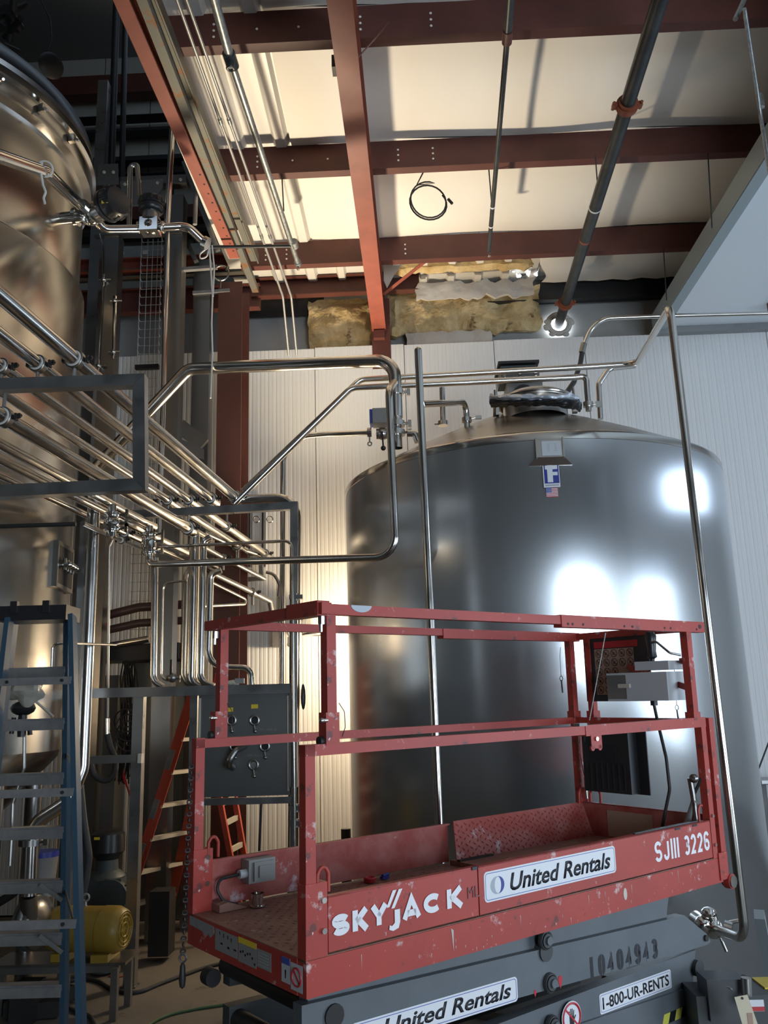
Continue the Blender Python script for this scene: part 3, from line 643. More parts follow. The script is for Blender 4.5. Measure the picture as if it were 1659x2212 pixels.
# badge: white and blue panel with a big F
a0, a1, z0, z1 = shell_patch(1170, 1212, 1002, 1053, TR + .003)
bd = thing('tank_badge', 'blue and white badge with a big letter F on the tank', 'sticker', on_shell(1191, 1028, TR + .003))
fl = lambda u: a0 + (a1 - a0) * u
H_ = z1 - z0; zz_ = lambda v: z0 + H_ * v
patch('edge', a0, a1, z0, z1, TR + .0042, 'ink', bd); patch('back', fl(.03), fl(.97), zz_(.02), zz_(.98), TR + .0056, 'white', bd); patch('field', fl(.10), fl(.93), zz_(.18), zz_(.95), TR + .007, 'blue', bd)
for n_, u0, u1, v0, v1 in (('stem', .27, .58, .22, .92), ('top_bar', .16, .86, .75, .91), ('middle_bar', .55, .86, .50, .64)): patch('letter_' + n_, fl(u0), fl(u1), zz_(v0), zz_(v1), TR + .0085, 'white', bd)
patch('maker_line', fl(.12), fl(.90), zz_(.075), zz_(.135), TR + .0072, 'inkgrey', bd)
a0, a1, z0, z1 = shell_patch(1179, 1206, 1054, 1073, TR + .003); H_ = z1 - z0
fg = thing('flag_sticker', 'small stars and stripes flag sticker below the blue badge', 'sticker', on_shell(1192, 1064, TR + .003))
for k in range(13): patch('stripe', a0, a1, z0 + H_ * k / 13, z0 + H_ * (k + 1) / 13, TR + .004, 'redink' if k % 2 == 0 else 'white', fg, 3)
patch('canton', a0, fl(.48), z0 + H_ * .46, z1, TR + .006, 'blueline', fg, 3)
b = B()
for i in range(5):
    for j in range(4):
        t_ = a0 + (a1 - a0) * (.05 + .095 * i); b.cyl((TC.x + (TR + .0060) * cos(t_), TC.y + (TR + .0060) * sin(t_), z0 + H_ * (.53 + .12 * j)), (TC.x + (TR + .0072) * cos(t_), TC.y + (TR + .0072) * sin(t_), z0 + H_ * (.53 + .12 * j)), .0022, n=5)
obj('star', b, 'white', fg)

# ------------------------------------------------------------------ left fermenter
LC = V((-4.2, 6.3, 0)); LR = 1.55
t = thing('jacketed_tank', 'tall warm-toned stainless tank at the left edge with a dark rolled rim', 'tank', LC)
obj('jacket', B().lathe([(LR, 1.75), (LR, 5.50), (LR - .01, 5.515), (LR - .05, 5.52)], LC, n=128), 'tank_warm', t)
obj('upper_shell', B().lathe([(LR - .05, 5.50), (LR - .05, 6.55)], LC, n=128), 'tank_warm', t)
obj('rim', B().lathe([(LR - .05, 6.50), (LR + .015, 6.52), (LR + .02, 6.56), (LR + .02, 6.66), (LR + .045, 6.68), (LR + .045, 6.74), (LR, 6.76)], LC, n=128), 'steel', t)
obj('dome', B().lathe([(LR, 6.75), (LR + .03, 6.80), (LR - .0, 6.95), (LR - .25, 7.2), (.9, 7.45), (.4, 7.6), (.001, 7.64)], LC, n=128), 'dark_dome', t)
obj('cone', B().lathe([(LR, 1.76), (LR - .02, 1.70), (1.2, 1.35), (.6, .85), (.2, .55), (.06, .5), (.06, .3)], LC, n=128), 'tank_warm', t)
for k in range(7):
    an = radians(-8 - 13.5 * k); d = V((cos(an), sin(an), 0)); q = LC + d * (LR + .05) + V((0, 0, 6.60))
    obj('rim_clamp', B().box(q, (.05, .035, .07), Matrix.Rotation(an, 3, 'Z')).cyl(q + d * .02, q + d * .06 - V((0, 0, .03)), .011, n=8), 'steel', t)
for an in (-12, 18, 75, 200, 140, 260, 320):
    d = V((cos(radians(an)), sin(radians(an)), 0)); obj('leg', B().cyl(LC + d * 1.38 + V((0, 0, 1.75)), LC + d * 1.38, .06), 'satin', t)
def on_left(px, py, r=LR):
    d = ray(px, py); o = EYE - LC; A = d.x * d.x + d.y * d.y; Bq = 2 * (o.x * d.x + o.y * d.y); Cq = o.x ** 2 + o.y ** 2 - r * r
    return EYE + d * ((-Bq - math.sqrt(max(Bq * Bq - 4 * A * Cq, 0))) / 2 / A)
# recessed sample station
q = on_left(135, 1226); nrm = (q - LC); nrm.z = 0; nrm.normalize(); tg = V((-nrm.y, nrm.x, 0)); R_ = Matrix((tg, nrm, (0, 0, 1))).transposed()
s_ = thing('sample_station', 'dark recessed box with small sample valves in the left tank', 'valve', q)
b = B(); 
for dx, dz, sx, sz in ((0, .16, .42, .03), (0, -.16, .42, .03), (-.2, 0, .03, .34), (.2, 0, .03, .34)): b.box(q + tg * dx + V((0, 0, dz)), (sx, .05, sz), R_)
obj('recess_frame', b, 'satin', s_, smooth=False); obj('recess', B().box(q + nrm * .012, (.38, .02, .30), R_), 'dark', s_, smooth=False)
b = B()
for k in range(4):
    w_ = q + tg * (-.12 + .075 * k) + nrm * .05; b.cyl(w_ - nrm * .04, w_ + nrm * .03, .022); b.cyl(w_ - V((0, 0, .04)), w_ + V((0, 0, .05)), .014); b.ball(w_ + nrm * .04, .026, 8)
obj('sample_valve', b, 'chrome', s_)
# sanitary pipe with the two black-headed valves at upper left
PX_ = [PY(-45, 322, 4.3), PY(100, 372, 5.0), PY(178, 448, 6.0)]
t = thing('valve_manifold', 'bright stainless pipe bend with two black-headed valves at upper left', 'pipe', PX_[2])
obj('inlet_pipe', B().tube(PX_, .043, .25, 16), 'chrome', t)
v1 = PY(196, 464, 6.1); b = B(); d1 = (PX_[2] - PX_[1]).normalized()
b.cyl(PX_[2] - d1 * .02, PX_[2] + d1 * .02, .062); b.ball(v1, .085, 16, (1, .9, 1.1)); obj('valve_body', b, 'chrome', t)
ax = (PY(250, 436, 5.95) - v1).normalized(); b = B(); b.cyl(v1, v1 + ax * .16, .072); b.cyl(v1 + ax * .05, v1 + ax * .065, .088, n=24); obj('bonnet', b, 'satin', t)
def head(c, ax, s=1.0):
    h = obj('valve_head', B().lathe([(.06 * s, 0), (.115 * s, .01 * s), (.13 * s, .03 * s), (.13 * s, .06 * s), (.118 * s, .065 * s), (.118 * s, .075 * s), (.13 * s, .08 * s), (.13 * s, .14 * s), (.11 * s, .17 * s), (.05 * s, .18 * s), (.001, .18 * s)], c, ax, n=28), 'black', t)
    b = B(); ax = V(ax).normalized(); x = ax.orthogonal().normalized(); y = ax.cross(x)
    for k in range(12):
        d = x * cos(k * pi / 6) + y * sin(k * pi / 6); b.cyl(V(c) + ax * .095 * s + d * .128 * s, V(c) + ax * .15 * s + d * .120 * s, .014 * s, n=8)
    obj('rib', b, 'black', h)['kind'] = 'stuff'; return h
h = head(v1 + ax * .16, ax); obj('indicator', B().box(v1 + ax * .20 + V((.03, -.135, -.05)), (.05, .02, .035)), 'yellow', h)
P2 = [PY(205, 472, 6.15), PY(222, 495, 6.25), PY(298, 494, 6.4)]
obj('elbow', B().tube(P2, .036, .12, 14), 'chrome', t)
v2 = PY(325, 490, 6.42); b = B(); b.ball(v2, .075, 16); b.cyl(v2 + V((-.11, 0, 0)), v2 + V((.11, 0, 0)), .045); b.box(v2, (.15, .13, .12)); obj('valve_body', b, 'chrome', t, bevel=.01)
obj('bonnet', B().cyl(v2, v2 + V((0, 0, .15)), .066).cyl(v2 + V((0, 0, .05)), v2 + V((0, 0, .065)), .085), 'satin', t)
head(v2 + V((0, 0, .13)), (0, 0, 1), .80)
P3 = [PY(352, 491, 6.45), PY(388, 489, 6.5), PY(408, 492, 6.52), PY(440, 523, 6.6)]
obj('outlet_pipe', B().tube(P3, .036, .12, 14), 'chrome', t); obj('end_ferrule', B().cyl(P3[-1], P3[-1] + V((.035, 0, -.02)), .055), 'chrome', t)
for px in (300, 352): q = PY(px, 491, 6.42); obj('clamp', B().ring(q, (1, 0, 0), .042, .012, 18, 8), 'steel', t)
one('riser_pipe', B().tube([PY(360, 488, 6.48), PY(365, 405, 6.48), PY(372, 280, 6.48)], .025, .1, 12), 'steel', 'slim riser going up beside the right black-headed valve', 'pipe')
one('gooseneck_pipe', B().tube([PY(279, 490, 6.4), PY(281, 358, 6.4), PY(296, 354, 6.4), PY(300, 420, 6.4)], .021, .12, 12), 'satin', 'small gooseneck pipe rising between the two black valve heads', 'pipe')
b = B(); q = on_left(135, 472, LR - .05); dn = (q - LC); dn.z = 0; dn.normalize(); b.cyl(q, q + dn * .18, .05); b.cyl(q + dn * .10, q + dn * .13, .075); b.cyl(q + dn * .13, q + V((.22, .0, .02)), .02)
one('tank_nozzle', b, 'chrome', 'short clamped nozzle on the left tank below the bent pipe', 'nozzle')
q = PY(97, 365, 4.95); b = B(); pts = [q + V((0, -.05, .01)), q + V((.0, -.055, -.06)), PY(93, 400, 4.9), PY(99, 415, 4.9), PY(94, 428, 4.9), PY(97, 440, 4.9)]; b.tube(pts, .008, .02, 8); b.ring(q, d1, .05, .007, 16, 6)
one('tie_cord', b, 'rope', 'short frayed white cord tied round the upper left pipe', 'cord')
# bay clutter: dark vertical pipes, hanging horn, wire
for x0, x1, r_, lab in ((238, 252, .045, 'left one of two dark vertical pipes rising into the bay'), (262, 272, .035, 'right one of two dark vertical pipes rising into the bay'), (372, 378, .02, 'thin dark pipe rising into the bay right of the two thick ones')):
    one('vertical_pipe', B().tube([PY(x0, 430, 9.2), PY(x1, 0, 9.2), PY(x1 + 2, -60, 9.2)], r_, 0, 12), 'dark', lab, 'pipe')
one('bay_post', B().beam(V((PY(218, 420, 9.0).x, 9.0, .0)), PY(226, 180, 9.0), .12, .12, (0, 1, 0)), 'frame', 'grey post rising in the bay behind the left tank edge', 'post', smooth=False)
t = one('hanging_horn', B().lathe([(.03, -.10), (.05, -.02), (.11, .06), (.125, .08), (.09, .10), (.001, .11)], PY(104, 146, 7.2), (.6, -.6, -.3), n=24), 'black', 'black horn-shaped fitting hanging on a wire above the left tank', 'fitting')
obj('wire', B().tube([PY(95, 135, 7.2), PY(112, 80, 7.2), PY(108, 40, 7.2), PY(88, 0, 7.2), PY(80, -40, 7.2)], .007, .1, 8), 'dark', t)
t = thing('top_nozzle_cluster', 'dark tangled fittings on the dome at the upper left corner', 'fitting', LC + V((0, 0, 7.6)))
b = B(); rnd = random.Random(11)
for px, py, px2, py2, r_ in ((10, 20, 40, 60, .05), (0, 60, 30, 20, .04), (30, 0, 20, 90, .03), (45, 40, 10, 80, .025), (-10, 40, 55, 10, .03), (5, 95, 40, 110, .02)): b.cyl(PY(px, py, 5.9), PY(px2, py2, 6.1), r_)
obj('nozzle', b, 'dark', t)

# ------------------------------------------------------------------ stainless posts, platform and wire tray behind the rack
def post(label, pts, y, wpx, m='satin'):
    (xa_, ya_), (xb_, yb_) = pts; p = PY(xa_, ya_, y); q = PY(xb_, yb_, y); wd = abs(PY(xa_ + wpx, ya_, y).x - p.x)
    return one('steel_post', B().box(((p.x + q.x) / 2, y + wd / 2, p.z / 2), (wd, wd, p.z)), m, label, 'post', smooth=False, bevel=.006)
post('left stainless post below the first black valve head', ((235, 505), (205, 1440)), 8.30, 32)
post('middle stainless post below the second black valve head', ((377, 420), (352, 1400)), 8.30, 36)
post('right stainless post close to the wide red column', ((441, 560), (425, 1000)), 8.75, 36)
t = thing('gantry_top', 'stainless beams and gusset plates capping the posts behind the black valve heads', 'frame', PY(300, 400, 8.3))
for a, c, ww_, hh_ in (((205, 400), (405, 392), .12, .10), ((205, 505), (395, 500), .09, .08)): obj('cross_beam', B().beam(PY(*a, 8.32), PY(*c, 8.32), ww_, hh_), 'satin', t, smooth=False)
b = B(); P = [PY(212, 355, 8.2), PY(255, 353, 8.2), PY(256, 398, 8.2), PY(210, 400, 8.2)]; b.prism(P, (0, .01, 0)); obj('gusset_plate', b, 'dome', t, smooth=False)
b = B(); P = [PY(258, 392, 8.2), PY(352, 386, 8.2), PY(352, 405, 8.2), PY(330, 440, 8.2), PY(288, 440, 8.2), PY(262, 410, 8.2)]; b.prism(P, (0, .01, 0)); obj('gusset_plate', b, 'dome', t, smooth=False)
obj('diagonal_brace', B().beam(PY(398, 352, 8.3), PY(470, 540, 8.3), .08, .05), 'frame', t, smooth=False)
obj('diagonal_brace', B().beam(PY(388, 490, 8.6), PY(424, 565, 8.6), .06, .05), 'satin', t, smooth=False)
for px, py in ((225, 372), (245, 372), (270, 398), (340, 395), (390, 388), (302, 392)): obj('bolt', B().cyl(PY(px, py, 8.18), PY(px, py, 8.2), .018, n=8), 'chrome', t)
one('riser_rod', B().tube([PY(424, 380, 7.8), PY(421, 485, 7.8)], .022, 0, 10), 'conduit', 'grey-blue vertical rod just left of the red edge beam end', 'pipe')
b = B(); b.tube([PY(215, 505, 8.27), PY(222, 530, 8.27), PY(222, 620, 8.27), PY(212, 800, 8.27)], .007, .05, 8)
for px, py in ((224, 604), (248, 650), (245, 760), (213, 790)):
    q = PY(px, py, 8.27); b.cyl(q - V((.05, 0, 0)), q + V((.08, 0, 0)), .012); b.ball(q, .03, 8); b.cyl(q - V((0, 0, .08)), q + V((0, 0, .06)), .012)
b.tube([PY(248, 640, 8.27), PY(246, 770, 8.27)], .02, 0, 8)
one('instrument_tubing', b, 'chrome', 'thin instrument tubing with tiny fittings clipped to the left stainless post', 'tube')
# round pipe along the middle post
one('column_pipe', B().tube([PY(362, 500, 8.1), PY(352, 900, 8.1), PY(342, 1160, 8.1)], .028, 0, 12), 'steel', 'slim vertical pipe running down beside the middle stainless post', 'pipe')
# brackets with pipe clips near the column
for k, (px0, px1, py) in enumerate(((392, 469, 580), (417, 497, 631))):
    if k: t_up = t
    q0, q1 = PY(px0, py + 3, 8.4 + .35 * k), PY(px1, py - 3, 8.4 + .35 * k); t = one('arm_bracket', B().beam(q0, q1, .05, .035), 'alu', ('upper', 'lower')[k] + ' small horizontal arm bracket in front of the red column', 'bracket', smooth=False)
t = t_up; q = PY(477, 590, 8.3); b = B(); b.ring(q, (0, 1, 0), .085, .009, 26, 8); b.tube([PY(477, 608, 8.3), PY(476, 622, 8.3)], .006, 0, 6); b.cyl(PY(492, 576, 8.3), PY(490, 584, 8.3), .018)
obj('pipe_clip', b, 'satin', t)
b = B(); b.tube([PY(452, 530, 7.1), PY(459, 640, 7.1), PY(457, 700, 7.1), PY(459, 760, 7.1), PY(455, 860, 7.1)], .008, .1, 8); b.tube([PY(453, 530, 7.1), PY(447, 555, 7.1), PY(431, 560, 7.1), PY(432, 548, 7.1), PY(452, 532, 7.1)], .007, .04, 8); b.tube([PY(458, 530, 7.1), PY(463, 580, 7.1), PY(460, 640, 7.1)], .007, .05, 8)
one('hanging_cord', b, 'rope', 'long white cord hanging in front of the red column', 'cord')
# wire basket tray
t = thing('wire_basket_tray', 'tall vertical wire basket cable tray between the stainless posts', 'tray', PY(322, 1400, 9.1))
ya, yb = 512, 1400; y = 9.1; z1_, z0_ = PY(325, ya, y).z, PY(305, yb, y).z
xA, xB = PY(303, 600, y).x, PY(347, 600, y).x; b = B()
for k in range(5):
    x = xA + (xB - xA) * k / 4; b.tube([(x, y + (0 if k in (0, 4) else .05), z0_), (x, y + (0 if k in (0, 4) else .05), z1_)], .0045, 0, 5)
obj('long_wire', b, 'ctrl', t); z = z0_; first = None
zs_ = []
while z < z1_: zs_.append(z); z += .102
for z in zs_:
    if first is None:
        first = obj('cross_wire', B().tube([(xA, y - .01, z + .02), (xA, y + .05, z), (xB, y + .05, z), (xB, y - .01, z + .02)], .0045, 0, 5), 'ctrl', t); f0 = z
    else: c = first.copy(); COL.objects.link(c); c.location = first.location + V((0, 0, z - f0))
obj('tray_cleat', B().box(tuple(PY(318, 793, 9.05)), (.27, .05, .05)), 'dark', t, smooth=False)

t = thing('gusset_box', 'slanted stainless channel and gusset plate between the middle and right posts', 'bracket', PY(415, 950, 8.5))
obj('channel', B().beam(PY(388, 920, 8.5), PY(440, 962, 8.5), .05, .15), 'satin', t, smooth=False); b = B(); b.prism([PY(384, 945, 8.45), PY(440, 970, 8.45), PY(440, 992, 8.45), PY(415, 985, 8.45), PY(384, 965, 8.45)], (0, .01, 0)); obj('gusset_plate', b, 'frame', t, smooth=False)
# ------------------------------------------------------------------ pipe rack
rk = {}
def rackframe(label, y, pts, th, closed=True):
    t = thing('rack_frame', label, 'frame', PY(*pts[0], y))
    P = [PY(px, py, y) for px, py in pts]; n = len(P); Yv = V((0, 1, 0))
    D = [(P[(i + 1) % n] - P[i]).normalized() for i in range(n)]; Nn = [d.cross(Yv).normalized() for d in D]
    def mit(i):     # mitre offset at corner i
        if not closed and i == 0: return Nn[0]
        if not closed and i == n - 1: return Nn[n - 2]
        a_, b_ = Nn[i - 1], Nn[i]; return (a_ + b_) / (1 + a_.dot(b_))
    Q = [mit(i) * th / 2 for i in range(n)]; yo = Yv * th / 2
    for i in range(n if closed else n - 1):
        j = (i + 1) % n; a, c = P[i] + D[i] * .0006, P[j] - D[i] * .0006
        obj('square_tube', B().hexa([a - Q[i] - yo, a + Q[i] - yo, a + Q[i] + yo, a - Q[i] + yo, c - Q[j] - yo, c + Q[j] - yo, c + Q[j] + yo, c - Q[j] + yo]), 'frame', t, smooth=False, bevel=.004)
    return t
A_Y, B_Y, C_Y = 4.5, 7.0, 9.2
rk['A'] = rackframe('nearest dark square-tube frame carrying the sloping pipes at left', A_Y, [(-260, 842), (303, 824), (304, 1049), (-260, 1076)], .068)
rk['B'] = rackframe('square-tube support under the middle of the sloping pipes, bending down at right', B_Y, [(185, 1118), (636, 1093), (634, 1700)], .064, False)
rk['C'] = rackframe('small square-tube bracket at the far end of the sloping pipes', C_Y, [(372, 1206), (563, 1196), (564, 1250), (470, 1256)], .045, False)
# sloping pipes: (point on the near frame, point on the middle frame, radius, start, end along the run)
DR = V((.407, 2.5, 0))
def slope(a, c, r, t0, t1, label, tail=None, mm='steel', clampA=False, clampB=True, clips=()):
    p, q = PY(*a, A_Y), PY(*c, B_Y); d = q - p; P = [p + d * t0, p + d * t1]
    if tail: P += tail
    t = thing('process_pipe', label, 'pipe', P[0]); r *= 1.1; obj('tube', B().tube(P, r, r * 4, 16), mm, t)
    for s, on_ in ((0, clampA), (1, clampB)):
        if on_: hanger(t, p + d * s, d, r, on_)
    for s, up in clips: hanger(t, p + d * s, d, r, up)
    return t
def hanger(parent, c, d, r, up):
    """ring clamp with white liner, wing nut and a stem (up=1: stem goes down to a tube below, -1: hangs)"""
    d = d.normalized(); h = obj('pipe_clamp', B().cyl(c - d * .018, c + d * .018, r + .016, n=20).ring(c - d * .018, d, r + .012, .005, 20, 6), 'satin', parent)
    obj('liner', B().cyl(c - d * .023, c + d * .023, r + .007, n=20), 'white_gasket', h)
    b = B(); x = V((1, 0, 0)); b.cyl(c + x * r, c + x * (r + .055), .008, n=8); b.box(c + x * (r + .03), (.012, .03, .04)); b.box(c + x * (r + .05) + V((0, 0, .012)), (.014, .03, .012)); b.box(c - x * (r + .02), (.02, .03, .03))
    obj('wing_nut', b, 'dark', h)
    s = -1 if up == 1 else 1
    obj('stem', B().cyl(c + V((0, 0, s * r)), c + V((0, 0, s * (r + .10))), .011, n=8), 'satin', h)
slope((162, 777), (507, 1074), .038, -.62, 1.0, 'topmost sloping pipe, turning right at the middle support and running down to the floor', [PY(524, 1080, 7.05), PY(640, 1074, 7.05), PY(633, 1850, 7.05), PY(632, 2000, 7.05)], clampA=1, clampB=1)
dd_ = [PY(524, 1062, 7.05), PY(778, 820, 7.12), PY(1243, 794, 7.2), PY(1374, 786, 7.2), PY(1457, 662, 5.35), PY(1500, 1130, 5.32), PY(1601, 1975, 5.30), PY(1596, 2050, 5.30), PY(1545, 2022, 5.45)]
P = dd_; t = thing('process_pipe', 'long pipe crossing over the tank, then rising right and dropping to the low valve', 'pipe', P[5])
low = P[5]; P[6] = V((low.x, low.y, PY(1608, 2010, 5.3).z)); bot = PY(1604, 2030, 5.3); P = P[:5] + [V((PY(1524, 1280, 5.3).x, 5.3, bot.z - .0)), PY(1540, 2005, 5.75)]
P[4] = V((P[5].x, 5.35, P[4].z))
obj('tube', B().tube(P, .0265, .11, 16), 'steel', t)
slope((83, 787), (456, 1077), .033, -.62, 1.05, 'second sloping pipe from the top, ending at the foot of the diagonal pipes', clampA=1, clampB=1)
P = [PY(505, 1088, 6.98), PY(758, 838, 7.0), PY(1243, 815, 7.1), PY(1266, 812, 7.1), PY(1272, 888, 7.12)]
P[4].x = P[3].x; t = thing('process_pipe', 'lower of the two diagonal pipes, bending down onto the tank top beside the manway', 'pipe', P[1]); obj('tube', B().tube(P, .0265, .13, 16), 'steel', t)
b = B(); q = P[4] + V((0, 0, .06)); b.cyl(q - V((0, 0, .02)), q + V((0, 0, .02)), .045); b.cyl(q, q + V((.10, 0, 0)), .008); b.box(q + V((.09, 0, 0)), (.05, .02, .05)); obj('clamp', b, 'steel', t)
slope((5, 793), (409, 1080), .030, -.5, 1.86, 'third sloping pipe from the top, running on to the wall', clampA=1, clampB=1, clips=((1.33, -1), (1.75, 1)))
slope((-70, 800), (364, 1081), .030, -.4, 1.72, 'fourth sloping pipe from the top, running under the middle support tube', clampB=1, clips=((1.62, 1),))
slope((-150, 806), (318, 1084), .026, -.35, 1.5, 'fifth sloping pipe from the top, thinner than those above it', clips=())
slope((40, 742), (420, 1052), .017, -.55, .62, 'slim pipe lying between the two highest sloping pipes', mm='steel', clampB=False)
V6 = PY(407, 1141, 7.0)
slope((7, 902), (407, 1141), .040, -.5, 1.02, 'wide lower sloping pipe that turns straight down left of the manifold panel', [PY(421, 1152, 7.12), PY(414, 1475, 7.12), PY(440, 1487, 7.12)], clampB=-1, clampA=-1)
slope((-68, 923), (333, 1138), .030, -.4, 1.0, 'lower sloping pipe carrying the two hanging check valves', clampB=False)
slope((-143, 921), (314, 1149), .028, -.35, 1.6, 'lowest wide sloping pipe passing behind the first check valve', clampB=-1, clips=((1.48, -1),))
t = slope((60, 1079), (262, 1167), .016, .48, 1.9, 'thin low sloping pipe starting at an open end', clampB=-1, clips=((1.75, 1),))
slope((-205, 932), (272, 1152), .024, -.3, 1.75, 'hindmost lower sloping pipe', clampB=-1, clips=((1.55, 1),))
one('open_pipe', B().tube([PY(-60, 1139, 5.2), PY(164, 1132, 5.2)], .014, 0, 12), 'dark', 'dark open-ended pipe pointing right below the near rack frame', 'pipe')
# far runs near the wall
for pts, r_, lab in (([(455, 1237), (546, 1280), (583, 1299), (588, 1325)], .030, 'short sloping pipe ending in a downward elbow by the wall'), ([(458, 1259), (549, 1304), (450, 1309), (395, 1312)], .018, 'slim low pipe doubling back to the left at the wall'), ([(440, 1150), (510, 1182), (573, 1202)], .026, 'short pipe passing over the far bracket'), ([(420, 1170), (483, 1205), (571, 1250)], .024, 'short pipe ending inside the far bracket')):
    P = [PY(px, py, 8.2 + (px - 440) / 150 * .9) for px, py in pts]; t = thing('process_pipe', lab, 'pipe', P[0]); obj('tube', B().tube(P, r_, .03, 12), 'satin', t)
    if r_ > .02: hanger(t, P[1], P[1] - P[0], r_, 1)
b = B(); P = [PY(575, 1236, 9.35), PY(592, 1240, 9.35), PY(604, 1262, 9.35), PY(602, 1288, 9.35)]; b.tube(P, .018, .12, 10); one('wall_hose', b, 'satin', 'short curved tube on the wall right of the far bracket', 'tube')
for k, px in enumerate((541, 570)):
    t = one('drop_tube', B().tube([PY(px, 1085, 9.46), PY(px - 1, 1225, 9.46)], .024, 0, 10), 'satin', ('left', 'right')[k] + ' of two short wall tubes behind the middle support', 'tube')
    q = PY(px + 13, 1122, 9.3); obj('clip', B().ring(q, (0, 1, 0), .035, .007, 16, 6), 'chrome', t)
# check valves
def check(label, px, y, ys):
    top, c1, c2, c3, bt = [PY(px, q, y) for q in ys]; x, yy = top.x, top.y
    t = thing('check_valve', label, 'valve', V((x, yy, bt.z)))
    L_ = lambda r, z: (r, z)
    obj('neck', B().cyl((x, yy, top.z), (x, yy, c1.z), .030), 'steel', t)
    for cz in (c1.z, c2.z, c3.z):
        k = obj('clamp', B().cyl((x, yy, cz - .02), (x, yy, cz + .02), .052).cyl((x, yy, cz - .008), (x, yy, cz + .008), .060), 'chrome', t)
        obj('wing_nut', B().cyl((x + .05, yy, cz), (x + .12, yy, cz + .01), .010, n=8).box((x + .11, yy, cz + .01), (.02, .02, .06)), 'chrome', k)
    obj('body', B().lathe([(.03, c1.z), (.056, c2.z + .03), (.060, c2.z), (.060, c3.z + .03), (.036, c3.z), (.036, bt.z), (.001, bt.z)], (x, yy, 0), n=24), 'chrome', t)
    return t
check('left stainless check valve hanging below the sloping pipes', 243, 6.15, (1090, 1113, 1133, 1143, 1160))
check('right stainless check valve at the top of the long loop pipe', 323, 6.85, (1136, 1155, 1170, 1192, 1200))
P = [PY(323, 1190, 6.85), PY(325, 1219, 6.85), PY(855, 1203, 6.05), PY(846, 842, 6.05), PY(852, 826, 6.5)]; P[1].x = P[0].x; P[3].x = P[2].x - .01
t = thing('loop_pipe', 'long loop pipe from the right check valve to the left shoulder of the tank', 'pipe', P[1]); obj('tube', B().tube(P, .0285, .14, 16), 'steel', t)
P = [PY(336, 1182, 7.0), PY(632, 1168, 6.93), PY(637, 1300, 6.93), PY(636, 1830, 6.93), PY(636, 2000, 6.93)]; P[3].x = P[2].x = P[1].x; P[4].x = P[1].x
t = thing('sample_pipe', 'thin pipe running right from the check valve then down beside the thick one', 'pipe', P[0]); obj('tube', B().tube(P, .0135, .07, 12), 'steel', t)
for py in (1290, 1745, 1778):
    q = PY(640, py, 6.95); obj('clip', B().box(q, (.11, .05, .035)).cyl(q - V((0, 0, .03)), q + V((0, 0, .03)), .022), 'satin', t)
# vertical drops to the manifold
def drop(label, pts, r, y=7.1, bend=.1, m='steel', name='drop_pipe'):
    P = [PY(px, py, y) for px, py in pts]; t = thing(name, label, 'pipe', P[-1]); obj('tube', B().tube(P, r, bend, 14), m, t); return t
drop('left vertical drop pipe directly below the right check valve', [(335, 1205), (331, 1470), (352, 1484)], .028)
drop('thin bent tube right of the left vertical drop pipe', [(404, 1254), (352, 1260), (348, 1468), (378, 1470)], .010, 7.2, .06)
drop('second vertical drop pipe, starting at an elbow under the loop pipe', [(428, 1222), (403, 1236), (397, 1470), (424, 1484)], .028, 7.25)
drop('vertical drop pipe right of the widest one', [(455, 1160), (440, 1168), (432, 1470), (462, 1483)], .028, 7.05)
drop('rightmost drop pipe curving right over the manifold panel', [(478, 1232), (455, 1240), (449, 1440), (542, 1443), (544, 1480)], .026, 7.06, .14)
drop('plain vertical pipe left of the panel corner, joining the diagonal pipe', [(608, 1480), (612, 985), (655, 942), (700, 938), (800, 934)], .024, 7.4, .12)
# big bore pipe over the rack to the tank
P = [PY(200, 1018, 7.6), PY(407, 797, 7.2), PY(852, 778, 6.95), PY(852, 902, 6.95)]; P[3].x = P[2].x
t = thing('large_bore_pipe', 'thickest stainless pipe, rising behind the rack and dropping onto the tank shoulder', 'pipe', P[1])
obj('tube', B().tube(P, .056, .17, 20), 'steel', t)
top = P[3]; x, yy = top.x, top.y
zb_ = PY(862, 968, yy).z
b = B(); b.lathe([(.048, top.z + .02), (.048, zb_ + .20), (.043, zb_ + .18), (.043, zb_)], (x, yy, 0), n=24); obj('lower_tube', b, 'steel', t)
for py in (848, 916, 935): z = PY(858, py, yy).z; obj('clamp', B().cyl((x, yy, z - .022), (x, yy, z + .022), .070, n=20).cyl((x + .06, yy, z), (x + .12, yy, z + .01), .012, n=8).box((x + .11, yy, z), (.03, .03, .06)), 'steel', t)
t = thing('actuated_valve', 'grey actuator box with blue end and black ball lever left of the tank shoulder', 'valve', PY(830, 940, 6.85))
q = PY(822, 903, 6.85); obj('actuator', B().box(q, (.13, .14, .13)), 'boxgrey', t, smooth=False, bevel=.008); obj('end_cap', B().box(q - V((.075, 0, 0)), (.03, .12, .12)), 'blueline', t, smooth=False, bevel=.006)
q = PY(826, 937, 6.85); obj('valve_body', B().cyl(q - V((.05, 0, 0)), q + V((.09, 0, 0)), .045).ball(q, .055, 12), 'steel', t)
obj('handle', B().tube([q + V((.0, -.05, 0)), PY(828, 966, 6.78)], .007, 0, 8), 'dark', t); obj('knob', B().ball(PY(828, 968, 6.78), .022, 12), 'black', t)
q = PY(798, 934, 6.85); b = B(); b.cyl(q - V((.018, 0, 0)), q + V((.018, 0, 0)), .040); b.ring(q - V((0, 0, .10)), (0, 1, 0), .016, .006, 14, 6); b.cyl(q - V((0, 0, .04)), q - V((0, 0, .085)), .007); obj('clamp', b, 'steel', t)
P = [PY(880, 936, 6.9), PY(896, 936, 6.9), PY(903, 955, 6.9)]; one('short_elbow', B().tube(P, .03, .08, 14), 'steel', 'short elbow pipe between the big valve stack and the tank cone', 'pipe')
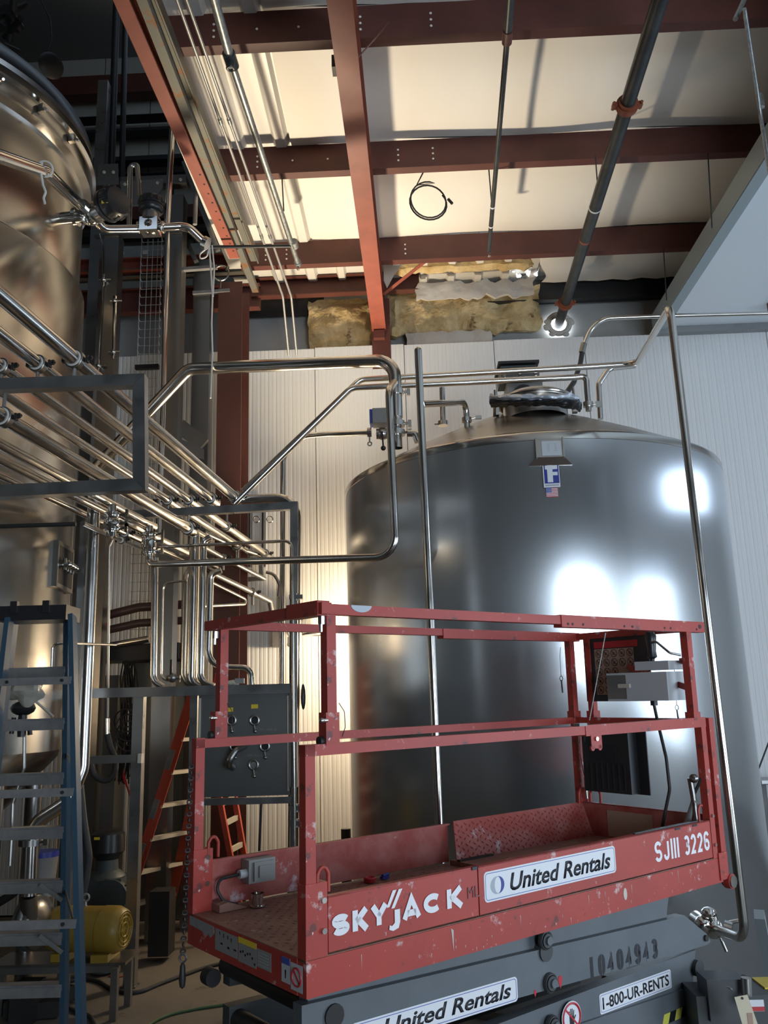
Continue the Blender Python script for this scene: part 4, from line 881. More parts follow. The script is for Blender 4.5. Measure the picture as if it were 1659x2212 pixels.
# down pipe in front of the tank
P = [PY(903, 757, 5.75), PY(903, 757, 5.75)]; P[1] = V((P[0].x + .012, 5.72, .2))
t = thing('down_pipe', 'straight vertical pipe in front of the tank, left of centre', 'pipe', P[1]); obj('tube', B().tube(P, .0265, 0, 16), 'steel', t); obj('cap', B().ball(P[0], .0265, 12), 'steel', t)
q0 = PY(912, 873, 5.75); P = [q0, PY(1006, 869, 6.85), PY(1014, 905, 6.85)]; P[2].x = P[1].x; P[2].z = min(P[2].z, tz((V((P[1].x, 6.85, 0)) - TC).length))
obj('branch', B().tube(P, .0255, .1, 16), 'steel', t); q = P[2] + V((0, 0, .07)); obj('clamp', B().cyl(q - V((0, 0, .018)), q + V((0, 0, .018)), .042).cyl(q, q + V((.09, 0, .02)), .008).box(q + V((.10, 0, .02)), (.05, .02, .03)), 'steel', t)
P = [PY(955, 838, 7.6), PY(957, 915, 7.6)]; t = one('vent_stub', B().tube(P, .027, 0, 14), 'steel', 'short vertical stub pipe with a clamp behind the down pipe branch', 'pipe'); obj('clamp', B().cyl(P[1] - V((0, 0, .02)), P[1] + V((0, 0, .02)), .05).cyl(P[1], P[1] - V((.08, 0, 0)), .01), 'steel', t)
P = [PY(1297, 905, 7.8), PY(1293, 830, 7.8), PY(1316, 796, 7.8), PY(1372, 790, 7.8)]; one('return_pipe', B().tube(P, .027, .1, 14), 'steel', 'pipe rising from the tank top right of the manway and bending right', 'pipe')
P = [PY(1259, 752, 7.9), PY(1275, 712, 7.9), PY(1302, 688, 7.9), PY(1430, 683, 7.9), PY(1690, 676, 7.9)]
t = thing('hose_line', 'thin stainless line high at right ending in a black hose to the tank', 'pipe', P[0]); obj('tube', B().tube(P, .021, .3, 12), 'steel', t)
b = B(); b.tube([PY(1259, 752, 7.9), PY(1254, 785, 7.9), PY(1240, 825, 7.6), PY(1222, 852, 7.2)], .024, .2, 12); obj('hose', b, 'rubber', t); obj('ferrule', B().cyl(PY(1262, 742, 7.9), PY(1257, 762, 7.9), .030), 'satin', t)
# low valve on the tank
q = PY(1540, 2005, 5.75); t = thing('tank_outlet_valve', 'shiny outlet valve low on the right of the tank behind the lift', 'valve', q)
b = B(); b.cyl(q + V((-.02, .0, 0)), q + V((-.05, .16, .02)), .05); b.ball(q, .062, 14); b.cyl(q + V((0, 0, .02)), q + V((-.01, 0, .09)), .04); b.ball(q + V((-.02, -.01, .09)), .05, 12, (1, 1, .7)); b.ball(q + V((-.06, 0, .02)), .055, 12); obj('valve_body', b, 'chrome', t)
b = B(); b.cyl(q + V((.06, -.02, 0)), q + V((.10, -.04, -.01)), .052); b.cyl(q + V((.08, -.02, .03)), q + V((.16, -.04, .05)), .012); b.ball(q + V((.17, -.04, .05)), .018, 8); b.cyl(q + V((.03, -.03, -.05)), q + V((.05, -.05, -.12)), .010); obj('clamp', b, 'chrome', t)
one('floor_strip', B().beam((PZ(1640, 1975, .9)).lerp(V((0, 0, 0)), 0), PZ(1668, 2120, .45), .05, .05), 'trimblue', 'pale blue-grey angle leaning low at the right edge', 'strip', smooth=False)
# ------------------------------------------------------------------ scissor lift
th = .6983
E1 = V((cos(th), sin(th), .0102)).normalized(); E2 = V((-sin(th), cos(th), .0238)).normalized(); E3 = E1.cross(E2).normalized(); E2 = E3.cross(E1)
LO = V((-.3559, 2.8756, 1.2151)); LL, LW = 2.326, .818
RL = Matrix((E1, E2, E3)).transposed()
def Lp(u, v, h): return LO + E1 * u + E2 * v + E3 * h
def lray(px, py, **k):
    d = ray(px, py); o = EYE - LO; D = (d @ E1, d @ E2, d @ E3); o = (o @ E1, o @ E2, o @ E3); i = 'uvh'.index(list(k)[0]); t = (list(k.values())[0] - o[i]) / D[i]
    return [o[j] + D[j] * t for j in range(3)]
def lb(u0, u1, v0, v1, h0, h1, b=None): b = b or B(); return b.box(Lp((u0 + u1) / 2, (v0 + v1) / 2, (h0 + h1) / 2), (abs(u1 - u0), abs(v1 - v0), abs(h1 - h0)), RL)
base = V((*(Lp(1.16, .41, 0).xy), 0))
sl = thing('scissor_lift', 'red and grey scissor lift with raised folding guard rails in the foreground', 'lift', base)
S_ = lambda name, b, m, par=sl, **k: obj(name, b, m, par, **{'smooth': False, **k})
# platform frame
S_('side_beam', lb(0, LL, 0, .05, -.110, -.003), 'red', bevel=.003)
S_('side_beam', lb(0, LL, LW - .05, LW, -.110, -.003), 'red', bevel=.003)
eb = S_('end_beam', lb(-.002, .05, .05, LW - .05, -.110, -.003), 'red', bevel=.002)
S_('end_beam', lb(LL - .05, LL, .05, LW - .05, -.110, -.003), 'red')
S_('deck', lb(.0, LL, .004, LW - .004, -.012, .0), 'deck')
b = lb(1.30, LL - .03, .05, LW - .05, .001, .022); S_('extension_deck', b, 'deck')
b = B()
for i in range(52):
    for j in range(16):
        u, v = .03 + i * .0245, .04 + j * .047 + (i % 2) * .023
        if v > LW - .03: continue
        s = 1 if (i + j) % 2 else -1; c = Lp(u, v, .0012); a1 = (E1 + E2 * s).normalized() * .010; a2 = (E2 - E1 * s).normalized() * .0032
        b._add([c - a1, c - a2, c + a1, c + a2, c + E3 * .002], [(0, 1, 4), (1, 2, 4), (2, 3, 4), (3, 0, 4)])
o = S_('tread_pattern', b, 'deck'); o['kind'] = 'stuff'
# toe boards: flat plates with a rolled top edge
def toe(u0, u1, v, name='toe_board', m='red', h1=.172, s=1):
    b = lb(u0, u1, v, v + s * .006, .006, h1); lb(u0, u1, v, v + s * .022, h1 - .006, h1, b); return S_(name, b, m)
toe(.086, .742, .004); toe(.746, 2.262, .002)
toe(.05, 1.33, LW - .004, s=-1, m='red_dusty', h1=.178)
# inner diamond plate toe of the roll-out deck
q0, q1 = [lray(*p, v=LW - .05) for p in ((985, 1835), (995, 1772))]
b = B(); tn = .05
P = [Lp(1.30, LW - .10, .018), Lp(LL - .02, LW - .10, .018), Lp(LL - .02, LW - .035, .188), Lp(1.345, LW - .035, .188)]; b.prism(P, E2 * .006); tp = S_('toe_board', b, 'red_dusty')
b = B()
for i in range(38):
    for j in range(6):
        u = 1.335 + i * .026; f_ = (j + .5 + (i % 2) * .4) / 6.6
        if f_ > .96: continue
        c = Lp(u + .02 * (1 - f_) * 0, LW - .10 + .065 * f_ - .001, .018 + .17 * f_); s = 1 if (i + j) % 2 else -1
        t1 = (E2 * .065 + E3 * .17).normalized(); a1 = (E1 + t1 * s).normalized() * .011; a2 = (t1 - E1 * s).normalized() * .0035; n_ = E1.cross(t1) * 1
        b._add([c - a1, c - a2, c + a1, c + a2, c + n_ * .004], [(0, 1, 4), (1, 2, 4), (2, 3, 4), (3, 0, 4)])
o = obj('tread_pattern', b, 'red', tp, smooth=False); o['kind'] = 'stuff'
b = lb(1.30, 1.52, LW - .12, LW - .10, .002, .03); S_('hinge_strip', b, 'dark')
b = lb(LL - .03, LL - .024, .03, LW - .04, .006, .19); lb(LL - .03, LL - .006, .03, LW - .04, .184, .19, b); te = S_('toe_board', b, 'red_dusty')
obj('tag_plate', lb(LL - .033, LL - .031, .34, .62, .03, .16), 'tan', te, smooth=False)
# posts, rails
def post_(u0, u1, v0, v1, h0, h1, name='guard_post', par=sl): return S_(name, lb(u0, u1, v0, v1, h0, h1), 'red', par, bevel=.003)
s1 = .038
p = post_(0, s1, 0, s1, 0, .640); obj('sleeve', lb(-.003, .078, -.003, s1 + .006, 0, .218), 'red', p, smooth=False, bevel=.003)
for h_ in (.075, .165): obj('bolt', B().cyl(Lp(.062, -.003, h_), Lp(.062, -.012, h_), .009), 'steel', p)
hp = [(-.002, .0), (.0, .055), (.012, .075), (.030, .075), (.042, .055), (.042, .0)]
obj('hoop', B().tube([Lp(.048 + a, .008, .185 + c) for a, c in hp], .0065, .02, 10), 'red', p)
p = post_(0, s1, LW - s1, LW, 0, .640); obj('sleeve', lb(-.003, .078, LW - s1 - .004, LW + .003, 0, .225), 'red', p, smooth=False, bevel=.003)
for h_ in (.10, .195): obj('bolt', B().cyl(Lp(.055, LW - s1 - .004, h_), Lp(.055, LW - s1 - .012, h_), .009), 'steel', p)
obj('hoop', B().tube([Lp(.060 + a, LW - s1, .19 + c) for a, c in hp], .0065, .02, 10), 'red', p)
p = post_(2.265, 2.303, 0, s1, 0, .640)
for h_ in (.06, .19): obj('bolt', B().cyl(Lp(2.284, 0, h_), Lp(2.284, -.009, h_), .008), 'steel', p)
obj('hoop', B().tube([Lp(2.19, .01, .17), Lp(2.19, .01, .225), Lp(2.205, .01, .245), Lp(2.222, .01, .24)], .0065, .02, 10), 'red', p)
post_(2.335, 2.375, .0, s1, -.06, .638)
p = S_('hinge_bracket', lb(2.30, 2.37, -.006, .010, -.10, .02), 'red'); lb_ = B().cyl(Lp(2.385, -.02, -.115), Lp(2.385, .03, -.115), .028); obj('pin', lb_, 'steel', p); obj('lug', B().cyl(Lp(2.385, -.012, -.115), Lp(2.385, .02, -.115), .034), 'red', p)
p = post_(2.285, 2.325, LW - s1, LW, 0, .632)
obj('hoop', B().tube([Lp(2.255 + a * 1.6, LW - .05, .185 + c) for a, c in hp], .0075, .02, 10), 'red', p)
obj('hoop', B().tube([Lp(2.32, LW - .075 - a * 1.6, .185 + c) for a, c in hp], .0075, .02, 10), 'red', p)
# middle rails
r_ = S_('mid_rail', lb(0.0, 1.44, 0, s1, .604, .640), 'red', bevel=.003)
r2 = S_('mid_rail', lb(1.40, 2.303, -.003, s1 + .003, .598, .643), 'red', bevel=.003)
obj('latch', lb(1.43, 1.50, -.004, .0, .545, .605), 'red', r2, smooth=False)
obj('bolt', B().cyl(Lp(1.462, -.004, .585), Lp(1.462, -.012, .585), .009), 'steel', r2)
for k in (-1, 1): obj('lug', B().cyl(Lp(1.462 + k * .024, -.004, .548), Lp(1.462 + k * .024, .004, .548), .012), 'red', r2)
obj('wire_block', lb(1.36, 1.41, -.004, .03, .64, .652), 'alu', r2, smooth=False)
S_('mid_rail', lb(0.0, 2.32, LW - s1, LW, .602, .636), 'red', bevel=.003)
S_('mid_rail', lb(2.29, 2.325, s1, LW - s1, .602, .636), 'red', bevel=.003)
# upper rails
u1 = S_('top_rail', lb(.062, 1.32, 0, s1, 1.064, 1.100), 'red', bevel=.003)
u2 = S_('top_rail', lb(1.29, 2.37, -.004, s1 + .004, 1.052, 1.104), 'red', bevel=.003)
b = B()
for uu in (1.33, 1.36, 1.43, 1.72, 1.78, 2.03, 2.08, 2.30): b.cyl(Lp(uu, -.0045, 1.066), Lp(uu, -.0062, 1.066), .0055, n=10)
b.cyl(Lp(2.33, -.0045, 1.080), Lp(2.33, -.0062, 1.080), .011, n=12); obj('bolt_hole', b, 'dark', u2)
obj('end_opening', lb(2.3695, 2.371, .004, s1 - .004, 1.060, 1.096), 'dark', u2, smooth=False)
obj('bare_patch', B().prism([Lp(.235 + .045 * cos(t), -.0003, 1.0995 - abs(.024 * sin(t))) for t in [pi * k / 12 for k in range(13)]], -E2 * .0012), 'oakpatch', u1, smooth=False)
S_('top_rail', lb(.095, 1.35, LW - s1, LW, 1.066, 1.100), 'red', bevel=.003)
u3 = S_('top_rail', lb(1.32, 2.36, LW - s1 - .004, LW + .004, 1.052, 1.100), 'red', bevel=.003)
g_ = S_('gate_top_rail', lb(.045, .085, -.035, LW + .0, 1.062, 1.100), 'red', bevel=.003)
obj('sleeve', lb(.040, .090, -.015, .18, 1.058, 1.108), 'red', g_, smooth=False, bevel=.003)
for v_ in (.0, LW - .05):
    b = B(); b.cyl(Lp(.075, v_ + .01, 1.058), Lp(.075, v_ + .01, 1.03), .013, n=8); b.cyl(Lp(.072, v_ + .01, 1.05), Lp(.072, v_ + .01, 1.005), .007, n=8); obj('bolt', b, 'steel', g_)
post_(.088, .126, 0, s1, .66, 1.066, 'upper_post'); post_(.100, .136, LW - s1, LW, .635, 1.066, 'upper_post')
for v_ in (0, LW - s1):
    p = S_('post_foot', lb(.080, .134, v_ - .003, v_ + s1 + .003, .636, .74), 'red', bevel=.003)
    obj('pivot', B().cyl(Lp(.065, v_ + .02, .648), Lp(.09, v_ + .02, .648), .016), 'dark', p); obj('pin', B().cyl(Lp(.065, v_ - .002, .715), Lp(.085, v_ + .002, .715), .008).ball(Lp(.064, v_ - .002, .715), .010, 8), 'steel', p)
    pts = [Lp(.134, v_, .77), Lp(.150, v_ - .01, .74), Lp(.152, v_ - .01, .69), Lp(.146, v_, .66)]; obj('lanyard', B().tube(pts, .0015, .02, 6), 'dark', p)
post_(2.215, 2.255, 0, s1, .64, 1.056, 'upper_post'); post_(2.275, 2.313, LW - s1, LW, .634, 1.056, 'upper_post')
p = post_(2.33, 2.365, LW - .13, LW - .095, .60, 1.085, 'upper_post')
S_('cross_rail', lb(2.33, 2.36, .02, LW - .02, 1.06, 1.095), 'red', bevel=.003)
for uu, vv in ((2.235, .02), (2.295, LW - .02), (2.35, LW - .11)): S_('post_foot', lb(uu - .028, uu + .028, vv - .024, vv + .024, .632, .67), 'red', bevel=.004)
# angled brace and arms that carry the control box
S_('brace', B().beam(Lp(2.25, .03, .78), Lp(2.325, .44, .90), .012, .028, E3), 'red')
S_('brace', B().beam(Lp(2.25, .03, .915), Lp(2.325, .12, .915), .012, .03, E3), 'red')
# black board with tan pictogram sheet
bd_ = S_('board', lb(LL + .012, LL + .020, .31, .735, .72, 1.085), 'black')
obj('picture_sheet', lb(LL + .009, LL + .0118, .405, .66, .755, 1.0), 'tan', bd_, smooth=False); obj('header', lb(LL + .009, LL + .0118, .375, .66, 1.005, 1.04), 'redink', bd_, smooth=False)
for i in range(5):
    for j in range(5):
        v_, h_ = .632 - i * .0515, .975 - j * .0485
        if j >= 2 and i > 2: continue
        c = Lp(LL + .0085, v_, h_); k = obj('pictogram', B().ring(c, -E1, .0195, .0016, 18, 4).beam(c + E2 * .013 + E3 * .013, c - E2 * .013 - E3 * .013, .001, .003), 'dark', bd_)
        obj('figure', B().cyl(c - E3 * .008, c + E3 * .005, .0055, n=8), 'oxide', k)
# control box
cb = S_('control_box', lb(LL - .16, LL - .01, .10, .46, .725, .865), 'ctrl', bevel=.004)
obj('top_shelf', lb(LL - .16, LL + .0, .085, .28, .875, .918), 'ctrl', cb, smooth=False, bevel=.004)
obj('window', lb(LL - .163, LL - .160, .34, .455, .735, .855), 'frame', cb, smooth=False)
obj('joystick', B().lathe([(.012, 0), (.012, .02), (.026, .03), (.022, .06), (.026, .10), (.030, .135), (.022, .155), (.001, .158)], Lp(LL - .10, .215, .91), E3, n=16), 'black', cb)
obj('joystick_guard', B().tube([Lp(LL - .12, .20, 1.01), Lp(LL - .12, .17, 1.015), Lp(LL - .10, .11, .955), Lp(LL - .04, .09, .945)], .006, .02, 8), 'satin', cb)
obj('lever', B().box(Lp(LL - .165, .35, .80), (.01, .07, .02), RL), 'wood', cb, smooth=False)
b = B(); b.cyl(Lp(LL - .08, .24, .725), Lp(LL - .08, .24, .70), .018, n=10); obj('gland', b, 'black', cb)
obj('control_cord', B().tube([Lp(LL - .08, .24, .70), Lp(LL - .07, .235, .62), Lp(LL - .09, .19, .45), Lp(LL - .09, .185, .3), Lp(LL - .10, .22, .18), Lp(LL - .10, .27, .03)], .008, .1, 10), 'dark', cb)
# black manual box
mb_ = S_('manual_box', lb(LL - .075, LL - .005, .42, .72, .255, .56), 'manual', bevel=.008)
obj('back_plate', lb(LL - .005, LL + .002, .36, .74, .25, .60), 'black', mb_, smooth=False); obj('recess', lb(LL - .080, LL - .076, .50, .66, .42, .50), 'ink', mb_, smooth=False)
for k in range(7): obj('rib', lb(LL - .080, LL - .075, .45 + k * .036, .458 + k * .036, .27, .40), 'manual', mb_, smooth=False)
# plugs and cords near the front right post
b = B(); b.cyl(Lp(2.24, .13, .10), Lp(2.25, .06, .26), .016); pl = S_('power_plug', b, 'boxgrey', smooth=True); obj('plug_head', B().box(Lp(2.235, .15, .10), (.05, .06, .045), RL), 'ctrl', pl, smooth=False, bevel=.01); obj('plug_cord', B().tube([Lp(2.25, .06, .29), Lp(2.26, .04, .33), Lp(2.27, .03, .36)], .008, .02, 8), 'dark', pl)
b = B(); b.tube([Lp(2.24, .07, .36), Lp(2.245, .065, .28), Lp(2.25, .06, .12)], .014, .02, 10); b.ball(Lp(2.24, .05, .36), .022, 8); S_('gas_strut', b, 'satin', smooth=True)
# pins on lanyards
for (u, v, h0, h1) in ((2.24, LW, 1.02, .86), (2.30, .14, .90, .70)):
    b = B(); b.tube([Lp(u, v, h0), Lp(u - .01, v, (h0 + h1) / 2 + .03), Lp(u - .01, v, h1)], .0015, .05, 6); b.ring(Lp(u - .01, v, h1 - .012), E2, .013, .002, 16, 6); b.cyl(Lp(u - .01, v, h1 - .02), Lp(u - .005, v, h1 - .09), .005, n=8); S_('lock_pin', b, 'satin', smooth=True)
b = B(); q1_, q2_ = lray(1308, 1367, v=-.008), lray(1273, 1556, v=-.008); b.tube([Lp(*q1_), Lp(*q2_)], .0022, 0, 6); S_('cable', b, 'galv', smooth=True)
b = B(); b.tube([Lp(2.29, LW - .06, .62), Lp(2.26, LW - .07, .45), Lp(2.28, LW - .08, .30), Lp(2.28, LW - .08, .22)], .002, .05, 6); b.cyl(Lp(2.28, LW - .08, .32), Lp(2.28, LW - .08, .21), .008); S_('lock_pin', b, 'chrome', smooth=True)
# outlet box on the rear toe board, cup, wedge
q = lray(560, 1880, v=LW - .06); u, _, h = q
ob_ = S_('outlet_box', lb(u - .055, u + .065, LW - .075, LW - .015, h - .042, h + .045), 'boxgrey', bevel=.005)
obj('cover', lb(u - .035, u + .055, LW - .084, LW - .075, h - .034, h + .036), 'boxgrey', ob_, smooth=False, bevel=.004); obj('cover_panel', lb(u - .015, u + .045, LW - .089, LW - .084, h - .022, h + .022), 'boxgrey', ob_, smooth=False, bevel=.003)
obj('gland', B().cyl(Lp(u - .055, LW - .05, h - .005), Lp(u - .085, LW - .05, h - .005), .017), 'ctrl', ob_)
obj('cord', B().tube([Lp(u - .085, LW - .05, h - .005), Lp(u - .17, LW - .05, h - .01), Lp(u - .185, LW - .06, h - .045), Lp(u - .16, LW - .07, h - .09), Lp(u - .10, LW - .07, .01)], .006, .03, 8), 'dark', ob_)
b = B(); b.lathe([(.022, 0), (.022, .045), (.026, .048), (.018, .048), (.016, .02), (.001, .02)], Lp(.232, .70, .003), E3, n=20); b.lathe([(.03, 0), (.03, .004), (.02, .005)], Lp(.232, .70, .003), E3, n=20); S_('drain_cup', b, 'chrome', smooth=True)
b = B(); b.prism([Lp(.075, .71, .002), Lp(.075, .71, .028), Lp(.11, .71, .034), Lp(.20, .71, .002)], E2 * .085); S_('wedge_cover', b, 'deck')
t = one('red_cap', B().lathe([(.001, 0), (.024, 0), (.026, .015), (.022, .02), (.018, .012), (.001, .012)], Lp(.80, .73, .004), E3, n=18), 'redink', 'small bright red cap lying on the lift deck', 'cap')
one('blue_clip', B().box(Lp(.885, .735, .010), (.035, .018, .012), RL).cyl(Lp(.87, .73, .018), Lp(.91, .74, .020), .007), 'blue', 'small blue plastic clip lying on the lift deck beside the red cap', 'clip')
pts = [Lp(1.86 + .12 * cos(t_) * (1 + .1 * sin(3 * t_)), .42 + .07 * sin(t_), .032) for t_ in [2 * pi * k / 20 for k in range(20)]]
one('rope_loop', B().tube(pts, .008, 0, 8, closed=True), 'dark', 'loop of dark rope lying on the right of the lift deck', 'rope')
one('worn_edge', B().beam(Lp(1.70, .018, .174), Lp(2.18, .018, .174), .014, .006, E3), 'greydk', 'dark worn edge along the front toe board of the lift', 'strip')  # worn dark edge of the toe board, built as a thin beam
# chain hanging at the gate
ch = thing('gate_chain', 'dark steel chain with a snap hook hanging at the open left end of the lift', 'chain', lp if False else Lp(0, LW, .55))
top, botm = PY(413, 1650, 3.46), PY(395, 2062, 3.43); n = 31; first = None
dch = (botm - top) / n
for k in range(n):
    c = top + dch * (k + .5)
    if k < 2:
        R_ = Matrix.Rotation(radians(90 * k + 25), 3, 'Z'); w2, h2 = .0085, dch.length * .66; pts = []
        for i in range(12):
            a = 2 * pi * i / 12; pts.append(c + R_ @ V((w2 * cos(a), 0, (h2 - w2) * (1 if sin(a) > 0 else -1) * min(1, abs(sin(a)) * 1.5) + w2 * .0)))
        o = obj('chain_link', B().tube(pts, .0034, 0, 6, closed=True), 'dark', ch)
        if k == 0: l0, c0 = o, c
        else: l1, c1 = o, c
    else:
        src, cs = ((l0, c0), (l1, c1))[k % 2]; o = src.copy(); COL.objects.link(o); o.location = src.location + (c - cs)
q = botm; b = B(); b.ring(q - V((0, 0, .012)), (0, 1, 0), .013, .004, 16, 6); obj('hook_ring', b, 'frame', ch)
b = B(); b.lathe([(.001, 0), (.010, .008), (.013, .03), (.010, .075), (.006, .085), (.001, .086)], q - V((0, 0, .115)), n=12); obj('snap_hook', b, 'dark', ch)
# ---- lettering and stickers on the side
fr = (E1, E3)
def ftext(body, u0, u1, h0, h1, m, v=-.0006, parent=sl, name='lettering', shear=0, bold=.02, slope=0, plane='front', depth=.0005):
    b = text_mesh(body, 1.0, (0, 0, 0), (1, 0, 0), (0, 1, 0), depth=0.0, bold=bold, shear=shear)
    xs_ = [p.co.x for p in b.bm.verts]; ys_ = [p.co.y for p in b.bm.verts]; x0, x1, y0, y1 = min(xs_), max(xs_), min(ys_), max(ys_)
    for p in b.bm.verts:
        a = (p.co.x - x0) / (x1 - x0); c = (p.co.y - y0) / (y1 - y0); uu = u0 + (u1 - u0) * a; hh = h0 + (h1 - h0) * c + slope * a
        p.co = Lp(uu, v, hh) if plane == 'front' else Lp(v, uu, hh)
    r = bmesh.ops.extrude_face_region(b.bm, geom=list(b.bm.faces)); nv = [g for g in r['geom'] if isinstance(g, bmesh.types.BMVert)]
    bmesh.ops.translate(b.bm, verts=nv, vec=(-E2 if plane == 'front' else -E1) * depth)
    return obj(name, b, m, parent, smooth=False)
GL_ = {}
def arc_(cx, cy, rx, ry, a0, a1, n=10): return [(cx + rx * cos(radians(a0 + (a1 - a0) * k / n)), cy + ry * sin(radians(a0 + (a1 - a0) * k / n))) for k in range(n + 1)]
GL_['S'] = [arc_(.5, .74, .5, .26, 20, 250, 12) + arc_(.5, .26, .5, .26, 70, -160, 12)]
GL_['K'] = [[(0, 0), (0, 1)], [(.95, 1), (.12, .45)], [(.25, .55), (1.0, 0)]]
GL_['Y'] = [[(0, 1), (.5, .45), (.5, 0)], [(1.05, 1.0), (.5, .45)]]
GL_['A'] = [[(0, 0), (.5, 1), (1, 0)], [(.2, .28), (.8, .28)]]
GL_['C'] = [arc_(.5, .5, .5, .5, 45, 315, 18)]
GL_['J'] = [[(1, 1), (1, .25)] + arc_(.5, .25, .5, .25, 0, -180, 10)[1:]]
GL_['I'] = [[(.5, 0), (.5, 1)]]; GL_['1'] = [[(.5, 0), (.5, 1)]]
GL_['3'] = [arc_(.5, .76, .5, .24, 150, -80, 12) + arc_(.5, .27, .5, .27, 80, -150, 12)]
GL_['2'] = [arc_(.5, .72, .5, .28, 165, -30, 12) + [(0, 0), (1, 0)]]
GL_['6'] = [arc_(.5, .27, .5, .27, 0, 360, 16), [(.0, .3), (.0, .72)] + arc_(.5, .72, .5, .28, 180, 20, 10)[1:]]
GL_['9'] = [arc_(.5, .73, .5, .27, 0, 360, 16), [(1.0, .7), (1.0, .28)] + arc_(.5, .28, .5, .28, 0, -160, 10)[1:]]
GL_['0'] = [[(0, .26)] + arc_(.5, .74, .5, .26, 180, 0, 8) + arc_(.5, .26, .5, .26, 0, -180, 8)]
GL_['4'] = [[(.75, 0), (.75, 1), (0, .32), (1.05, .32)]]
def sfont(ch, u0, u1, h0, h1, wd, m, v, stencil=False):
    # one bold letter as flat mitred strokes
    b = B(); hw = wd / 2; a0, a1, c0, c1 = u0 + hw, u1 - hw, h0 + hw, h1 - hw
    if ch in 'I1': a0 = a1 = (u0 + u1) / 2; 
    for line in GL_[ch]:
        yl = (h0, h1) if ch in 'I1KYA' else (c0, c1)
        P = [(a0 + (a1 - a0) * x, yl[0] + (yl[1] - yl[0]) * y) for x, y in line]; n = len(P); off = []
        for i in range(n):
            d0 = (P[i][0] - P[i - 1][0], P[i][1] - P[i - 1][1]) if i else (P[1][0] - P[0][0], P[1][1] - P[0][1])
            d1 = (P[i + 1][0] - P[i][0], P[i + 1][1] - P[i][1]) if i < n - 1 else d0
            l0, l1 = math.hypot(*d0) or 1, math.hypot(*d1) or 1; n0, n1 = (-d0[1] / l0, d0[0] / l0), (-d1[1] / l1, d1[0] / l1)
            k = max(1 + n0[0] * n1[0] + n0[1] * n1[1], .45); off.append(((n0[0] + n1[0]) / k * hw, (n0[1] + n1[1]) / k * hw))
        f = [Lp(P[i][0] + off[i][0], v - .0005, P[i][1] + off[i][1]) for i in range(n)] + [Lp(P[i][0] - off[i][0], v - .0005, P[i][1] - off[i][1]) for i in range(n)]
        b._add(f, [(i, i + n, i + n + 1, i + 1) for i in range(n - 1)])
    o = obj('letter', b, m, sl, smooth=False)
    if stencil and ch not in '1': obj('stencil_gap', B().prism([Lp((u0 + u1) / 2 - .0009, v - .0007, h0 - .002), Lp((u0 + u1) / 2 + .0009, v - .0007, h0 - .002), Lp((u0 + u1) / 2 + .0009, v - .0007, h1 + .002), Lp((u0 + u1) / 2 - .0009, v - .0007, h1 + .002)], -E2 * .0002), 'grey', o, smooth=False)
    return o
def rrect(u0, u1, h0, h1, r, v, th_, m, name, parent=sl, slope=0, inner=None, n=6):
    def loop(u0, u1, h0, h1, r):
        P = []
        for cx, cy, a in ((u1 - r, h1 - r, 0), (u0 + r, h1 - r, 90), (u0 + r, h0 + r, 180), (u1 - r, h0 + r, 270)):
            for k in range(n + 1): t_ = radians(a + 90 * k / n); P.append((cx + r * cos(t_), cy + r * sin(t_)))
        return P
    W = (lambda p: Lp(p[0], v, p[1] + slope * (p[0] - u0) / (u1 - u0)))
    b = B(); P = loop(u0, u1, h0, h1, r)
    if inner is None: b.prism([W(p) for p in P], -E2 * th_)
    else:
        Q = loop(u0 + inner, u1 - inner, h0 + inner, h1 - inner, max(r - inner, .001)); k = len(P)
        b._add([W(p) - E2 * th_ for p in P] + [W(p) - E2 * th_ for p in Q], [(i, (i + 1) % k, (i + 1) % k + k, i + k) for i in range(k)])
    return obj(name, b, m, parent, smooth=False)
V1 = .0015
sfont('S', .098, .166, .048, .112, .0200, 'vinyl', V1); sfont('K', .178, .246, .050, .113, .0215, 'vinyl', V1); sfont('Y', .250, .322, .052, .114, .0205, 'vinyl', V1)
sfont('A', .384, .468, .050, .113, .0205, 'vinyl', V1); sfont('C', .480, .565, .051, .114, .0200, 'vinyl', V1); sfont('K', .588, .668, .052, .115, .0215, 'vinyl', V1)
b = B()
for P in ([(.375, .088), (.352, .088), (.352, .048), (.340, .040), (.330, .044), (.328, .030), (.345, .024), (.368, .030), (.375, .048)], [(.318, .100), (.330, .100), (.362, .150), (.346, .150)], [(.338, .094), (.352, .094), (.388, .150), (.372, .150)]): b.prism([Lp(u, V1, h) for u, h in P], -E2 * .0006)
S_('lettering', b, 'vinyl')
ftext('ML', .690, .745, .070, .108, 'inkfaint', V1, bold=0)
